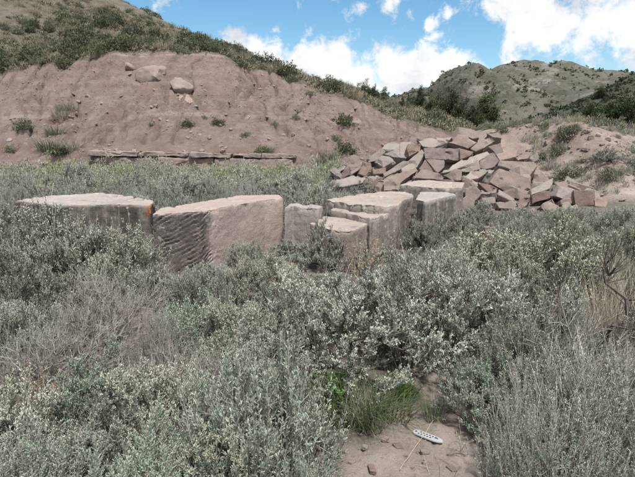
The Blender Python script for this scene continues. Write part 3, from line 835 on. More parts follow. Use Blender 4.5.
for k in range(60):                                # broken chips along the foot and in the gaps
    x = rr.uniform(1.0, 8.2); y = rr.uniform(12.2, 15.5) + max(0, 4.5 - x) * 0.8
    s = rr.uniform(0.12, 0.34)
    o = link('rubble_chip', rock_protos[(k * 7) % 12]); o.scale = (s, s, s); o.location = (x, y, float(gh(x, y)) + 0.03)
    o.rotation_euler = (rr.uniform(-.5, .5), rr.uniform(-.5, .5), rr.uniform(0, 6.28))
    tag(o, size_word(s, (0.2, 0.27), ('tiny', 'small', 'hand-sized')) + ' broken chip of stone ' + beside(HEAP_LAND, x, y, (0.6, 1.4)), 'stone', 'stone chips around the rubble heap')
# loose stones
def loose(label, u, v, s, proto, z=None, rz=0.0, tilt=(0, 0), name='loose_stone', mat=None, group=None):
    p = ground_hit(u, v)
    o = link(name, rock_protos[proto]); o.location = (p[0], p[1], p[2] + (z or 0)); o.scale = (s,) * 3
    o.rotation_euler = (tilt[0], tilt[1], rz)
    return tag(o, label, 'stone', group)
def ground_hit(u, v, f=gh, Y0=1.2, Y1=140, n=1600):
    d = ray(u, v); o = np.array([0, 0, CAM_H])
    Y = np.linspace(Y0, Y1, n); P = o + d[None] * (Y / d[1])[:, None]
    g = f(P[:, 0], P[:, 1]); hit = np.nonzero(P[:, 2] <= g)[0]
    if len(hit) == 0: return None
    k = int(hit[0])
    if k:                                                # refine inside the step
        Y = np.linspace(Y[k - 1], Y[k], 60); P = o + d[None] * (Y / d[1])[:, None]
        g = f(P[:, 0], P[:, 1]); k = int(np.nonzero(P[:, 2] <= g)[0][0])
    p = P[k]; return np.array([p[0], p[1], g[k]])
loose('small flat pale stone lying in the sage in front of the heap', 486, 238, 0.38, 3, 0.12, 0.4)
loose('small block stump at the foot of the streaked block', 459, 226, 0.5, 5, 0.1, 1.0)
loose('low pale stone peeping out of the sage behind the blocks', 470, 226, 0.4, 6, 0.05, 2.0)

lap('filler')
# ledge of bedrock at the foot of the bank
ledge_mat = sandstone('ledge_rock', (0.19, 0.142, 0.13), (0.275, 0.22, 0.205), 0.3, 0.25, 0, None, 0.12)
ledge = empty('rock_ledge', (0, 0, 0))
tag(ledge, 'long jointed rock ledge with a dark undercut at the foot of the red bank', 'rock ledge')
def slab(name, u0, u1, vt0, vt1, vb0, vb1, Y, thick, seed, slant=0):
    c = [at_depth(u0, vt0, Y), at_depth(u1, vt1, Y), at_depth(u1 - slant, vb1, Y), at_depth(u0 - slant, vb0, Y)]
    b = [p + np.array([0, thick, 0]) for p in c]
    bm = prism(c, b)
    bmesh.ops.bevel(bm, geom=list(bm.edges), offset=0.025, segments=1, affect='EDGES', clamp_overlap=True)
    bmesh.ops.triangulate(bm, faces=bm.faces)
    refine(bm, 0.22)
    displace(bm, lambda co, no: 0.06 * fbm(co[:, 0] * 0.8, co[:, 1] * 0.8, co[:, 2] * 1.0, 4, seed) - 0.09 * smooth(0.15, 0.5, fbm(co[:, 0] * 1.1, co[:, 1] * 1.1, co[:, 2] * 1.5, 3, seed + 6)) + 0.03 * fbm(co[:, 0] * 5, co[:, 1] * 5, co[:, 2] * 7, 3, seed + 2))
    return link(name, finish(bm, name, 30), ledge_mat, ledge)
joints = [88, 139, 190, 232, 262, 298]
for k in range(len(joints) - 1):
    a, b = joints[k] + 0.4, joints[k + 1] - 0.4
    slab('upper_slab', a, b, 150.6 + 0.018 * (a - 84), 150.6 + 0.018 * (b - 84), 155.6 + 0.012 * (a - 84) + 0.5 * math.sin(k * 3.7), 156.2 + 0.012 * (b - 84) + 0.5 * math.sin(k * 3.7 + 1), 29.9 + 0.10 * math.sin(k * 2.1), 1.6, 400 + k, 1.5)
joints = [92, 158, 214, 294]
for k in range(len(joints) - 1):
    a, b = joints[k] + 0.5, joints[k + 1] - 0.5
    slab('lower_slab', a, b, 157.2 + 0.010 * (a - 96), 157.2 + 0.010 * (b - 96), 176, 176, 30.0 + 0.08 * math.sin(k * 1.7 + 1), 1.2, 420 + k, -1.0)

# boulders and loose stones on the bank
def bank_hit(u, v):
    def f(X, Y):
        z, s_ = bank_full(X, Y)
        return np.where(s_ > 0, z, -5)
    return ground_hit(u, v, f, 29, 80, 340)
def boulder_mesh(seed, fl):
    bm = bmesh.new(); bmesh.ops.create_icosphere(bm, subdivisions=4, radius=0.5)
    q = random.Random(seed)
    for _ in range(7):                                   # knock flats into it
        n = Vector((q.uniform(-1, 1), q.uniform(-1, 1), q.uniform(-.5, 1))).normalized(); h = q.uniform(0.30, 0.42)
        for v in bm.verts:
            e = v.co.dot(n) - h
            if e > 0: v.co -= n * e * 0.93
    for v in bm.verts: v.co.z *= fl
    displace(bm, lambda co, no: 0.05 * fbm(co[:, 0] * 3, co[:, 1] * 3, co[:, 2] * 3, 4, seed))
    me = finish(bm, 'boulder', 28); me.materials.append(ledge_mat); return me
boulders = [boulder_mesh(900 + k, 0.62) for k in range(4)]
def boulder(label, u, v, s, proto, rot, sink=0.1):
    p = bank_hit(u, v)
    o = link('boulder', boulders[proto % 4]); o.location = (p[0], p[1], p[2] - sink); o.scale = s; o.rotation_euler = rot
    tag(o, label, 'boulder', 'boulders lodged in the red bank')
boulder('large wedge-shaped boulder lodged high in the red bank', 152, 78, (2.6, 2.0, 2.4), 0, (0.15, -0.2, 0.3), -0.25)
boulder('squared boulder lodged in the red bank beside the wedge-shaped one', 181, 88, (1.8, 1.6, 2.2), 1, (0.2, 0.15, 0.1), -0.05)
boulder('pale fallen slab just below the squared boulder', 187, 99, (1.3, 1.3, 0.8), 2, (0.6, 0.1, 0.5), 0.05)
boulder('dark rounded boulder near the top lip of the red bank', 131, 68, (1.4, 1.2, 1.2), 3, (0.2, 0.1, 1.1), 0.05)
rs = random.Random(12)
BANK_LAND = [(*bank_hit(u, v)[:2], t) for u, v, t in [(152, 78, 'the wedge-shaped boulder'), (181, 88, 'the squared boulder'), (187, 99, 'the fallen pale slab'), (131, 68, 'the dark rounded boulder'),
    (60, 130, 'the grassy gully'), (50, 150, 'the mouth of the grassy gully'), (24, 128, 'the grey shrub on the pale clay'), (203, 124, 'the two mid-bank shrubs'), (130, 142, 'the near end of the rock ledge'), (200, 142, 'the middle of the rock ledge'),
    (285, 142, 'the far end of the rock ledge'), (344, 125, 'the round dark green shrub'), (300, 112, 'the low shoulder of the bank'), (390, 132, 'the red slope behind the heap'), (250, 100, 'the upper right of the bank'), (100, 100, 'the rilled clay by the gully')]]
for k in range(150):
    u, v = rs.uniform(2, 420), rs.uniform(72, 168)
    p = bank_hit(u, v)
    if p is None or p[1] > 46: continue
    s = rs.uniform(0.12, 0.4)
    o = link('bank_stone', boulders[k % 4]); o.location = (p[0], p[1], p[2] + 0.0); o.scale = (s, s, s)
    o.rotation_euler = (rs.uniform(-.6, .6), rs.uniform(-.6, .6), rs.uniform(0, 6))
    tag(o, size_word(s, (0.2, 0.3), ('tiny', 'small', 'larger')) + ' loose stone on the clay ' + beside(BANK_LAND, p[0], p[1], (1.5, 4)), 'stone', 'loose stones on the red bank')

lap('bankstones')
def gravel(name, label, x, y, z, s, mat, seed):
    g = np.random.default_rng(seed); n = len(x)
    oc = np.array([[1, 0, 0], [-1, 0, 0], [0, 1, 0], [0, -1, 0], [0, 0, 1], [0, 0, -1]], float)
    F = np.array([[0, 2, 4], [2, 1, 4], [1, 3, 4], [3, 0, 4], [2, 0, 5], [1, 2, 5], [3, 1, 5], [0, 3, 5]])
    a = g.uniform(0, 6.28, n); c, sn = np.cos(a), np.sin(a)
    V = oc[None] * g.uniform(0.5, 1.3, (n, 6, 1)) * s[:, None, None] * np.array([1, 0.8, 0.6])
    V = np.stack([V[..., 0] * c[:, None] - V[..., 1] * sn[:, None], V[..., 0] * sn[:, None] + V[..., 1] * c[:, None], V[..., 2]], -1) + np.stack([x, y, z], 1)[:, None]
    tag(link(name, quad_mesh(name, V.reshape(-1, 3), (F[None] + (np.arange(n) * 6)[:, None, None]).reshape(-1, 3)), mat), label, 'gravel', None, 'stuff')
def bank_gravel():
    g = np.random.default_rng(66); n = 15000
    x = g.uniform(-31, 13, n); y = yb(x) + g.random(n) ** 1.3 * 12.5
    k = fbm(x * 0.35, y * 0.3, 0, 3, 67) + g.normal(0, 0.35, n) > 0.0; x, y = x[k], y[k]
    z, s = bank_full(x, y); k = (s > 0.01) & (s < 1.0); x, y, z = x[k], y[k], z[k]
    gravel('talus_gravel', 'loose gravel and clods littering the red clay bank', x, y, z, 0.018 + 0.085 * g.random(len(x)) ** 4, ledge_mat, 68)
    x = g.uniform(7, 16, 2500); y = g.uniform(13, 20, 2500); k = ~((x < 7.9) & (y < 15)); x, y = x[k], y[k]
    gravel('spoil_gravel', 'gravel littering the red spoil mound', x, y, gh(x, y), 0.012 + 0.06 * g.random(len(x)) ** 4, ledge_mat, 69)
bank_gravel()
# ------------------------------------------------------------------ plants
def skeleton(rng, T, base, alpha=0.35, jit=0.12, maxlinks=6):
    """join target points into a branching skeleton from base; returns segments with radii counts"""
    T = T[np.argsort(np.linalg.norm(T - base, axis=1))]
    N = [np.array(base, float)]; par = [-1]; plen = [0.0]
    P = np.zeros((len(T) * 3 + 2, 3)); P[0] = base
    L = np.zeros(len(T) * 3 + 2); n = 1
    tips = []
    for t in T:
        dist = np.linalg.norm(P[:n] - t, axis=1)
        below = (P[:n, 2] - t[2]) * 0.8
        i = int(np.argmin(dist + alpha * L[:n] + np.maximum(below, 0)))
        p = P[i]; d = t - p; ln = np.linalg.norm(d)
        k = 1 if ln < 0.12 else 2
        prev = i
        for s in range(1, k + 1):
            q = p + d * s / k + (rng.normal(0, jit * ln * 0.5, 3) if s < k else 0)
            if s < k: q[2] -= 0.06 * ln
            P[n] = q; par.append(prev); L[n] = L[prev] + np.linalg.norm(q - P[prev]); prev = n; n += 1
        tips.append(n - 1)
    par = np.array(par); cnt = np.zeros(n)
    for t in tips: cnt[t] += 1
    for i in range(n - 1, 0, -1): cnt[par[i]] += cnt[i]
    return P[:n], par, cnt, np.array(tips)
def crown_points(rng, n, rx, rz, lo=0.25, shell=0.5, lump=0.35, seed=0):
    d = unit(rng.normal(size=(n * 2, 3))); d[:, 2] = np.abs(d[:, 2]); d = d[d[:, 2] > 0.06][:n]
    rad = rng.uniform(lo, 1, len(d)) ** shell
    rad = rad * (1 + lump * fbm(d[:, 0] * 2.1, d[:, 1] * 2.1, d[:, 2] * 2.1, 2, seed))
    return np.stack([d[:, 0] * rx * rad, d[:, 1] * rx * rad, d[:, 2] * rz * rad + 0.02], 1)
def shoot_leaves(rng, B, D, L, n, leaf, wid, spread=(0.35, 1.0), t0=0.1):
    m = len(B)
    t = rng.uniform(t0, 1.0, (m, n)); t.sort(1)
    P = (B[:, None] + D[:, None] * (L[:, None] * t)[..., None]).reshape(-1, 3)
    DD = np.repeat(D, n, 0)
    a, b = frames(DD); ph = rng.uniform(0, 2 * math.pi, len(P))[:, None]
    side = a * np.cos(ph) + b * np.sin(ph)
    an = rng.uniform(spread[0], spread[1], len(P))[:, None]
    LD = unit(DD * np.cos(an) + side * np.sin(an))
    W = unit(np.cross(LD, side) + 0.5 * rng.normal(size=(len(P), 3)))
    W = unit(W - LD * (W * LD).sum(1, keepdims=True))
    ln = leaf * rng.uniform(0.6, 1.35, len(P)) * (1.15 - 0.4 * t.ravel())
    return P, LD, W, ln, wid * rng.uniform(0.7, 1.3, len(P))

sage_leaf = foliage_mat('sage_leaf', [(0.0, (0.18, 0.187, 0.155)), (0.35, (0.275, 0.292, 0.25)), (0.7, (0.37, 0.392, 0.345)), (1.0, (0.45, 0.472, 0.42))], 0.06, 0.5, hue=(0.35, 0.36, 0.22))
sage_leaf_green = foliage_mat('sage_leaf_fresh', [(0.0, (0.165, 0.195, 0.15)), (0.4, (0.262, 0.312, 0.25)), (1.0, (0.385, 0.45, 0.368))], 0.1, 0.15)
twig_grey = wood_mat('grey_twig', (0.15, 0.135, 0.125), (0.30, 0.28, 0.265))
twig_dark = wood_mat('dark_bark', (0.045, 0.038, 0.034), (0.14, 0.12, 0.105))
twig_dead = wood_mat('bleached_dead_wood', (0.11, 0.102, 0.094), (0.31, 0.295, 0.275))
stalk_mat = foliage_mat('flower_stalk', [(0.0, (0.23, 0.215, 0.195)), (0.5, (0.35, 0.335, 0.31)), (1.0, (0.48, 0.465, 0.44))], 0.05, 0.2)

def sage_proto(seed, rx, rz, ntips, per_tip, sl, nleaf, leaf, wid, up, stalks, bark, leafmat, lo=0.35, lump=0.4, stalk_len=(0.12, 0.28), detail=True):
    rng = np.random.default_rng(seed)
    T = crown_points(rng, ntips, rx, rz, lo, 0.55, lump, seed)
    P, par, cnt, tips = skeleton(rng, T, (0, 0, 0))
    root = empty('sagebrush')
    w = Acc()
    i = np.arange(1, len(P)); rad = 0.0017 * cnt ** 0.5
    r0 = np.minimum(rad[par[i]], rad[i] * 1.6)
    thick = cnt[i] > 3
    V, Q = tubes(P[par[i]][thick], P[i][thick], r0[thick], rad[i][thick], 5); w.add(V, Q)
    V, Q = tubes(P[par[i]][~thick], P[i][~thick], r0[~thick], rad[i][~thick] * 0.8, 3); w.add(V, Q)
    # dead inner twiglets
    nd = ntips * 2
    b = P[rng.integers(1, len(P), nd)]; e = b + unit(rng.normal(size=(nd, 3)) + np.array([0, 0, .5])) * rng.uniform(0.03, 0.12, (nd, 1))
    V, Q = tubes(b, e, 0.0016, 0.0006, 3); w.add(V, Q)
    f = Acc()
    k = len(tips)
    B = np.repeat(P[tips], per_tip, 0); D0 = np.repeat(unit(P[tips] - P[par[tips]]), per_tip, 0)
    B = B - D0 * rng.uniform(0, 0.06, (len(B), 1)) + rng.normal(0, 0.012, B.shape)
    D = unit(D0 * 0.55 + np.array([0, 0, up]) + rng.normal(0, 0.30, B.shape))
    L = rng.uniform(sl[0], sl[1], len(B))
    V, Q = tubes(B, B + D * L[:, None], 0.0014, 0.0008, 3); w.add(V, Q)
    p, ld, wv, ln, wd = shoot_leaves(rng, B, D, L, nleaf, leaf, wid)
    V, Q = leaf_quads(p, ld, wv, ln, wd, 0.4)
    tint = np.clip(np.repeat(np.repeat(rng.uniform(0.2, 0.8, len(B)), nleaf) + rng.normal(0, 0.15, len(p)), 4), 0, 1)
    f.add(V, Q, tint)
    kids = [link('stems', w.mesh('sage_stems'), bark, root), link('foliage', f.mesh('sage_foliage'), leafmat, root)]
    if stalks:
        s = Acc()
        B = P[tips[rng.integers(0, k, stalks)]]
        out_ = unit(B * np.array([1, 1, 0.2]))
        D = unit(out_ * 0.25 + np.array([0, 0, 1.0]) + rng.normal(0, 0.16, B.shape))
        L = rng.uniform(*stalk_len, stalks)
        M = B + D * (L * 0.5)[:, None]; D2 = unit(D + rng.normal(0, 0.10, D.shape)); E = M + D2 * (L * 0.5)[:, None]
        tt = rng.uniform(0, 1, stalks)
        V, Q = tubes(B, M, 0.0013, 0.0010, 3); s.add(V, Q, np.repeat(tt, 6))
        V, Q = tubes(M, E, 0.0010, 0.0005, 3); s.add(V, Q, np.repeat(tt, 6))
        p, ld, wv, ln, wd = shoot_leaves(rng, M, D2, L * 0.5, 7, 0.010, 0.0022, (0.2, 0.7))
        V, Q = leaf_quads(p, ld, wv, ln, wd, 0.5); s.add(V, Q, np.repeat(np.repeat(tt, 7), 4))
        kids.append(link('flower_stalks', s.mesh('sage_stalks'), stalk_mat, root))
    KIDS[root.name] = kids
    return root
def dead_proto(seed, rx, rz, n, mat, thick=0.0022, twl=(0.05, 0.18), lump=0.4, alpha=0.3, jit=0.25):
    rng = np.random.default_rng(seed)
    T = crown_points(rng, n, rx, rz, 0.3, 0.6, lump, seed)
    P, par, cnt, tips = skeleton(rng, T, (0, 0, 0), alpha, jit)
    root = empty('dead_bush')
    w = Acc(); i = np.arange(1, len(P)); rad = np.minimum(thick * cnt ** 0.5, thick * 6.5)
    V, Q = tubes(P[par[i]], P[i], np.minimum(rad[par[i]], rad[i] * 1.6), rad[i], 5); w.add(V, Q)
    kids = [link('branches', w.mesh('dead_branches'), mat, root)]
    t = Acc(); nd = n * 5
    b = P[rng.integers(2, len(P), nd)]; out_ = unit(b)
    d = unit(out_ * 0.7 + rng.normal(0, 0.5, b.shape) + np.array([0, 0, 0.35]))
    L = rng.uniform(*twl, (nd, 1)); m = b + d * L * 0.5; e = m + unit(d + rng.normal(0, 0.3, d.shape)) * L * 0.5
    V, Q = tubes(b, m, thick * 0.75, thick * 0.55, 3); t.add(V, Q)
    V, Q = tubes(m, e, thick * 0.55, thick * 0.25, 3); t.add(V, Q)
    kids.append(link('twigs', t.mesh('dead_twigs'), mat, root))
    KIDS[root.name] = kids
    return root
def blades(rng, n, rad, L, W, lean, droop, seg=4):
    """curved grass blades -> verts, quads, blade index"""
    ph = rng.uniform(0, 2 * math.pi, n); r = rad * np.sqrt(rng.uniform(0, 1, n))
    B = np.stack([np.cos(ph) * r, np.sin(ph) * r, np.full(n, -0.01)], 1)
    az = ph + rng.normal(0, 0.7, n); hd = np.stack([np.cos(az), np.sin(az), np.zeros(n)], 1)
    le = np.abs(rng.normal(lean, lean * 0.6, n)); ln = rng.uniform(L[0], L[1], n); dr = np.abs(rng.normal(droop, droop * 0.6, n))
    sd = np.stack([-np.sin(az), np.cos(az), np.zeros(n)], 1)
    sd = unit(sd + 0.6 * hd * rng.normal(0, 1, (n, 1)))
    pts = [B]; a = le.copy()
    for s in range(seg):
        d = hd * np.sin(a)[:, None] + np.array([0, 0, 1]) * np.cos(a)[:, None]
        pts.append(pts[-1] + d * (ln / seg)[:, None]); a = np.minimum(a + dr / seg * (1 + s * 0.5), 2.6)
    V = []
    for s, p in enumerate(pts):
        w = W * (1 - (s / seg) ** 1.6 * 0.9) * 0.5
        V += [p - sd * w, p + sd * w]
    V = np.stack(V, 1)                                   # n, 2(seg+1), 3
    base = (np.arange(n) * 2 * (seg + 1))[:, None]
    k = np.arange(seg) * 2
    Q = np.stack([base + k, base + k + 1, base + k + 3, base + k + 2], -1).reshape(-1, 4)
    return V.reshape(-1, 3), Q, np.repeat(np.arange(n), 2 * (seg + 1))
def grass_proto(name, seed, n, rad, L, W, lean, droop, mat, seed_n=0, seed_mat=None):
    rng = np.random.default_rng(seed)
    V, Q, bi = blades(rng, n, rad, L, W, lean, droop)
    t = rng.uniform(0, 1, n)[bi]
    root = empty(name)
    kids = [link('blades', quad_mesh('grass_blades', V, Q, t), mat, root)]
    if seed_n:
        a = Acc(); V, Q, bi = blades(rng, seed_n, rad * 0.7, (L[1] * 1.0, L[1] * 1.5), 0.0016, lean * 0.6, droop * 0.4); a.add(V, Q, 0.8)
        top = V.reshape(seed_n, -1, 3)[:, -1]; dn = unit(top - V.reshape(seed_n, -1, 3)[:, -4])
        p, ld, wv, ln, wd = shoot_leaves(rng, top - dn * 0.10, dn, np.full(seed_n, 0.10), 10, 0.010, 0.003, (0.1, 0.5)); V2, Q2 = leaf_quads(p, ld, wv, ln, wd, 0.5); a.add(V2, Q2, 0.9)
        kids.append(link('seed_stems', a.mesh('grass_seed_stems'), seed_mat or mat, root))
    KIDS[root.name] = kids
    return root

grass_tan = foliage_mat('dry_grass', [(0, (0.26, 0.22, 0.155)), (0.5, (0.36, 0.32, 0.245)), (1, (0.46, 0.42, 0.34))], 0.3, 0.25)
grass_grey = foliage_mat('grey_grass', [(0, (0.20, 0.185, 0.155)), (0.5, (0.30, 0.285, 0.245)), (1, (0.42, 0.40, 0.355))], 0.25, 0.25)
grass_green = foliage_mat('green_grass', [(0, (0.055, 0.085, 0.03)), (0.5, (0.095, 0.145, 0.05)), (1, (0.17, 0.20, 0.09))], 0.35, 0.2)
grass_blue = foliage_mat('blue_green_grass', [(0, (0.10, 0.12, 0.08)), (0.5, (0.16, 0.19, 0.135)), (1, (0.25, 0.27, 0.19))], 0.3, 0.2)
forb_leaf = foliage_mat('bright_forb_leaf', [(0, (0.06, 0.13, 0.025)), (0.5, (0.10, 0.20, 0.04)), (1, (0.17, 0.27, 0.08))], 0.35, 0.2)
rust_leaf = foliage_mat('rust_dry_plant', [(0, (0.27, 0.21, 0.15)), (0.5, (0.37, 0.30, 0.225)), (1, (0.46, 0.39, 0.30))], 0.25, 0.15)
straw_mat = foliage_mat('pale_straw', [(0, (0.42, 0.37, 0.28)), (1, (0.52, 0.46, 0.36))], 0.1, 0.1)

# full-detail kinds (each prototype becomes the first of its copies)
PROTO = {
 'upright': [sage_proto(11, 0.36, 0.46, 190, 4, (0.10, 0.22), 36, 0.018, 0.0046, 1.5, 40, twig_grey, sage_leaf_green, 0.3, 0.3),
             sage_proto(12, 0.33, 0.40, 160, 4, (0.09, 0.20), 34, 0.018, 0.0046, 1.3, 60, twig_grey, sage_leaf, 0.3, 0.4)],
 'round':   [sage_proto(13, 0.42, 0.46, 330, 5, (0.05, 0.10), 22, 0.018, 0.0058, 0.8, 50, twig_dark, sage_leaf, 0.70, 0.5),
             sage_proto(14, 0.45, 0.44, 320, 5, (0.05, 0.10), 22, 0.018, 0.0058, 0.9, 80, twig_dark, sage_leaf, 0.70, 0.6),
             sage_proto(19, 0.40, 0.48, 300, 5, (0.05, 0.12), 22, 0.018, 0.0058, 1.1, 40, twig_dark, sage_leaf_green, 0.65, 0.6)],
 'stalky':  [sage_proto(15, 0.42, 0.42, 280, 5, (0.06, 0.13), 20, 0.018, 0.0054, 1.1, 200, twig_dark, sage_leaf, 0.60, 0.5, (0.08, 0.20)),
             sage_proto(16, 0.40, 0.42, 260, 5, (0.06, 0.13), 20, 0.018, 0.0054, 1.2, 300, twig_dark, sage_leaf, 0.60, 0.6, (0.08, 0.20))],
 'gnarled': [sage_proto(17, 0.50, 0.56, 280, 6, (0.04, 0.09), 24, 0.017, 0.0056, 0.6, 40, twig_dark, sage_leaf, 0.75, 0.7),
             sage_proto(18, 0.46, 0.58, 270, 6, (0.04, 0.10), 24, 0.017, 0.0056, 0.7, 60, twig_dark, sage_leaf, 0.75, 0.7)],
 'dead':    [dead_proto(21, 0.42, 0.40, 420, twig_dead, 0.0014, (0.03, 0.13)), dead_proto(22, 0.46, 0.34, 380, twig_dead, 0.0014, (0.04, 0.15)),
             dead_proto(23, 0.34, 0.42, 440, twig_grey, 0.0013, (0.04, 0.16))],
 'tan':     [grass_proto('bunchgrass', 31, 190, 0.09, (0.22, 0.46), 0.0034, 0.22, 0.5, grass_tan, 18), grass_proto('bunchgrass', 32, 150, 0.11, (0.2, 0.4), 0.0032, 0.3, 0.6, grass_grey, 12)],
 'green':   [grass_proto('bunchgrass', 33, 210, 0.10, (0.2, 0.38), 0.0040, 0.30, 0.7, grass_green), grass_proto('bunchgrass', 34, 170, 0.08, (0.18, 0.34), 0.0036, 0.25, 0.6, grass_blue, 6, grass_grey)],
}
def forb_proto(seed, rad, h, n, mat, name='leafy_forb', ll=0.024, lw=0.011, nl=26):
    rng = np.random.default_rng(seed)
    root = empty(name); a = Acc(); s = Acc()
    B = np.concatenate([rng.normal(0, rad * 0.3, (n, 2)), np.zeros((n, 1))], 1); D = unit(np.concatenate([B[:, :2] * 2.5 + rng.normal(0, 0.25, (n, 2)), np.ones((n, 1))], 1)); L = rng.uniform(0.4, 1, n) * h
    V, Q = tubes(B, B + D * L[:, None], 0.002, 0.001, 3); s.add(V, Q, 0.3)
    p, ld, wv, ln, wd = shoot_leaves(rng, B, D, L, nl, ll, lw, (0.5, 1.4)); V, Q = leaf_quads(p, ld, wv, ln, wd, 0.4)
    a.add(V, Q, np.repeat(rng.uniform(0, 1, len(p)), 4))
    KIDS[root.name] = [link('stems', s.mesh('forb_stems'), mat, root), link('leaves', a.mesh('forb_leaves'), mat, root)]
    return root
PROTO['wispy'] = [sage_proto(51, 0.38, 0.38, 260, 3, (0.10, 0.22), 26, 0.014, 0.0030, 1.6, 240, twig_grey, sage_leaf_green, 0.35, 0.4),
                  sage_proto(52, 0.40, 0.36, 240, 3, (0.10, 0.24), 24, 0.014, 0.0028, 1.5, 300, twig_grey, sage_leaf, 0.35, 0.5)]
PROTO['forb'] = [forb_proto(41, 0.10, 0.26, 30, forb_leaf)]
PROTO['rust'] = [forb_proto(42, 0.14, 0.32, 40, rust_leaf, 'dry_weed', 0.013, 0.005, 34)]
lap('protos')
def proto_height(root):
    zs = []
    for ch in KIDS[root.name]:
        co = np.empty(len(ch.data.vertices) * 3, np.float32); ch.data.vertices.foreach_get('co', co); zs.append(co[2::3])
    return float(np.percentile(np.concatenate(zs), 98.5))
H0 = {k: float(np.mean([proto_height(p) for p in v])) for k, v in PROTO.items()}
print('H0', {k: round(v, 2) for k, v in H0.items()})
USED = set()
def plant(kind, idx, x, y, s, rz, label, cat, group=None, sz=1.0, z=None, tilt=(0, 0), surf_f=gh):
    p = PROTO[kind][idx % len(PROTO[kind])]
    if p.name not in USED:
        USED.add(p.name); o = p
    else:
        o = copy_tree(p)
        for k in ('group',):
            if k in o: del o[k]
    zz = float(surf_f(x, y)) if z is None else z
    o.location = (x, y, zz - 0.01); o.scale = (s, s, s * sz); o.rotation_euler = (tilt[0], tilt[1], rz)
    return tag(o, label, cat, group)
def hero(kind, idx, u, v, h_px_top, label, cat='shrub', rz=0.0, wide=1.0, group=None, tilt=(0, 0)):
    """u,v = foot of the plant; h_px_top = row of its top"""
    p = ground_hit(u, v)
    d = ray(u, h_px_top); top = CAM_H + d[2] * p[1] / d[1]
    hh = H0[kind]
    sz = max(top - p[2], 0.1) / hh; s = sz * wide
    HERO.append((p[0], p[1], s * {'tan': .12, 'green': .12, 'forb': .12, 'rust': .12}.get(kind, 0.36)))
    o = plant(kind, idx, p[0], p[1], s, rz, label, cat, group, sz / s, tilt=tilt)
    return o
HERO = []
hero('upright', 0, 262, 480, 346, 'pale green sagebrush with dense upright shoots, left of the bare soil patch', rz=0.3, wide=0.85)
hero('upright', 0, 160, 520, 432, 'low pale green sagebrush tips at the bottom between dead twigs', rz=1.9, wide=1.0)
hero('upright', 1, 20, 520, 440, 'young sagebrush in the corner beneath the dead branches', rz=2.6)
hero('upright', 0, 312, 525, 462, 'very low fresh sagebrush at the near edge of the bare soil', rz=4.0, wide=0.7)
for (u, v, top, kd, k, lab) in [(60, 505, 440, 'upright', 0, 'fresh low sagebrush below the yellowed weed'), (112, 478, 412, 'round', 1, 'grey sagebrush between the dead twigs and the low pale tips'), (212, 505, 428, 'round', 0, 'small sagebrush between the two pale green sagebrushes'),
                              (4, 470, 398, 'stalky', 0, 'stalky sagebrush at the side of the yellowed weed'), (195, 352, 296, 'upright', 0, 'leafy sagebrush behind the swept dead bush'), (240, 362, 305, 'stalky', 1, 'sagebrush standing behind the pale green upright one'), (150, 440, 372, 'stalky', 1, 'half-bare sagebrush among the bleached twigs')]:
    hero(kd, k, u, v, top, lab, rz=u * 0.07, wide=1.1)
hero('gnarled', 0, 345, 374, 268, 'large gnarled sagebrush with dark stems above the green grass clump', rz=0.8, wide=0.95)
hero('gnarled', 1, 472, 372, 268, 'gnarled sagebrush with a dark hollow beneath it at the head of the bare soil', rz=2.2, wide=0.95)
hero('stalky', 0, 415, 350, 262, 'sagebrush with pale swept stalks between the two gnarled bushes', rz=1.2)
hero('upright', 1, 515, 395, 312, 'fresh pale green sagebrush beside the dark hollow under the gnarled bush', rz=3.1, wide=0.8)
hero('dead', 0, 50, 398, 328, 'tangle of bleached dead sagebrush branches above the yellowed weed', 'dead bush', rz=0.4, wide=1.0)
hero('dead', 1, 175, 405, 340, 'bleached dead bush with long swept twigs near the pale green sagebrush', 'dead bush', rz=2.4, wide=0.9, tilt=(0.0, 0.35))
hero('dead', 2, 110, 350, 285, 'grey leafless bush in front of the grooved block', 'dead bush', rz=4.4, wide=1.2)
hero('dead', 0, 588, 476, 392, 'dead grey branches sticking out of the grass at the side of the bare soil', 'dead bush', rz=5.1, wide=0.9)
hero('dead', 1, 560, 400, 300, 'dead bush with bent branches beside the dark hollow', 'dead bush', rz=1.1, wide=0.9)
hero('wispy', 1, 560, 465, 372, 'wispy grey-green sagebrush with thin stalks right of the bare soil', rz=0.7)
hero('wispy', 0, 545, 505, 415, 'thin low sagebrush leaning over the edge of the bare soil', rz=3.7, wide=0.9)
hero('wispy', 0, 615, 455, 350, 'tall thin-stalked sagebrush next to the dead grey branches', rz=2.1)
hero('green', 0, 352, 418, 366, 'dark green bunchgrass clump under the large gnarled sagebrush', 'grass clump', rz=0.3, wide=1.5)
hero('green', 0, 392, 415, 372, 'green bunchgrass arching toward the bare soil', 'grass clump', rz=2.0, wide=1.4)
hero('green', 1, 372, 425, 380, 'blue-green grass clump in front of the dark green one', 'grass clump', rz=1.0, wide=1.4)
hero('forb', 0, 335, 405, 370, 'bright green leafy weed at the foot of the large gnarled sagebrush', 'weed', rz=1.0)
hero('forb', 0, 405, 398, 374, 'bright green leafy weed beside the arching green grass', 'weed', rz=2.0)
hero('forb', 0, 90, 392, 368, 'bright green weed showing through the dead twigs', 'weed', rz=0.2)
hero('rust', 0, 34, 425, 370, 'yellowed dry weed under the dead branches', 'weed', rz=0.2)
hero('rust', 0, 368, 276, 240, 'rust-coloured dry weed in front of the orange-specked block', 'weed', rz=1.2, wide=1.2)
hero('rust', 0, 488, 246, 226, 'rust-coloured dry weed in the sage before the rubble heap', 'weed', rz=3.2, wide=1.2)
hero('green', 1, 434, 418, 380, 'thin blue-green grass tuft on the bare soil beyond the pocket tool', 'grass clump', rz=1.0)
hero('green', 1, 470, 350, 310, 'narrow grass tuft in the dark hollow', 'grass clump', rz=2.7)
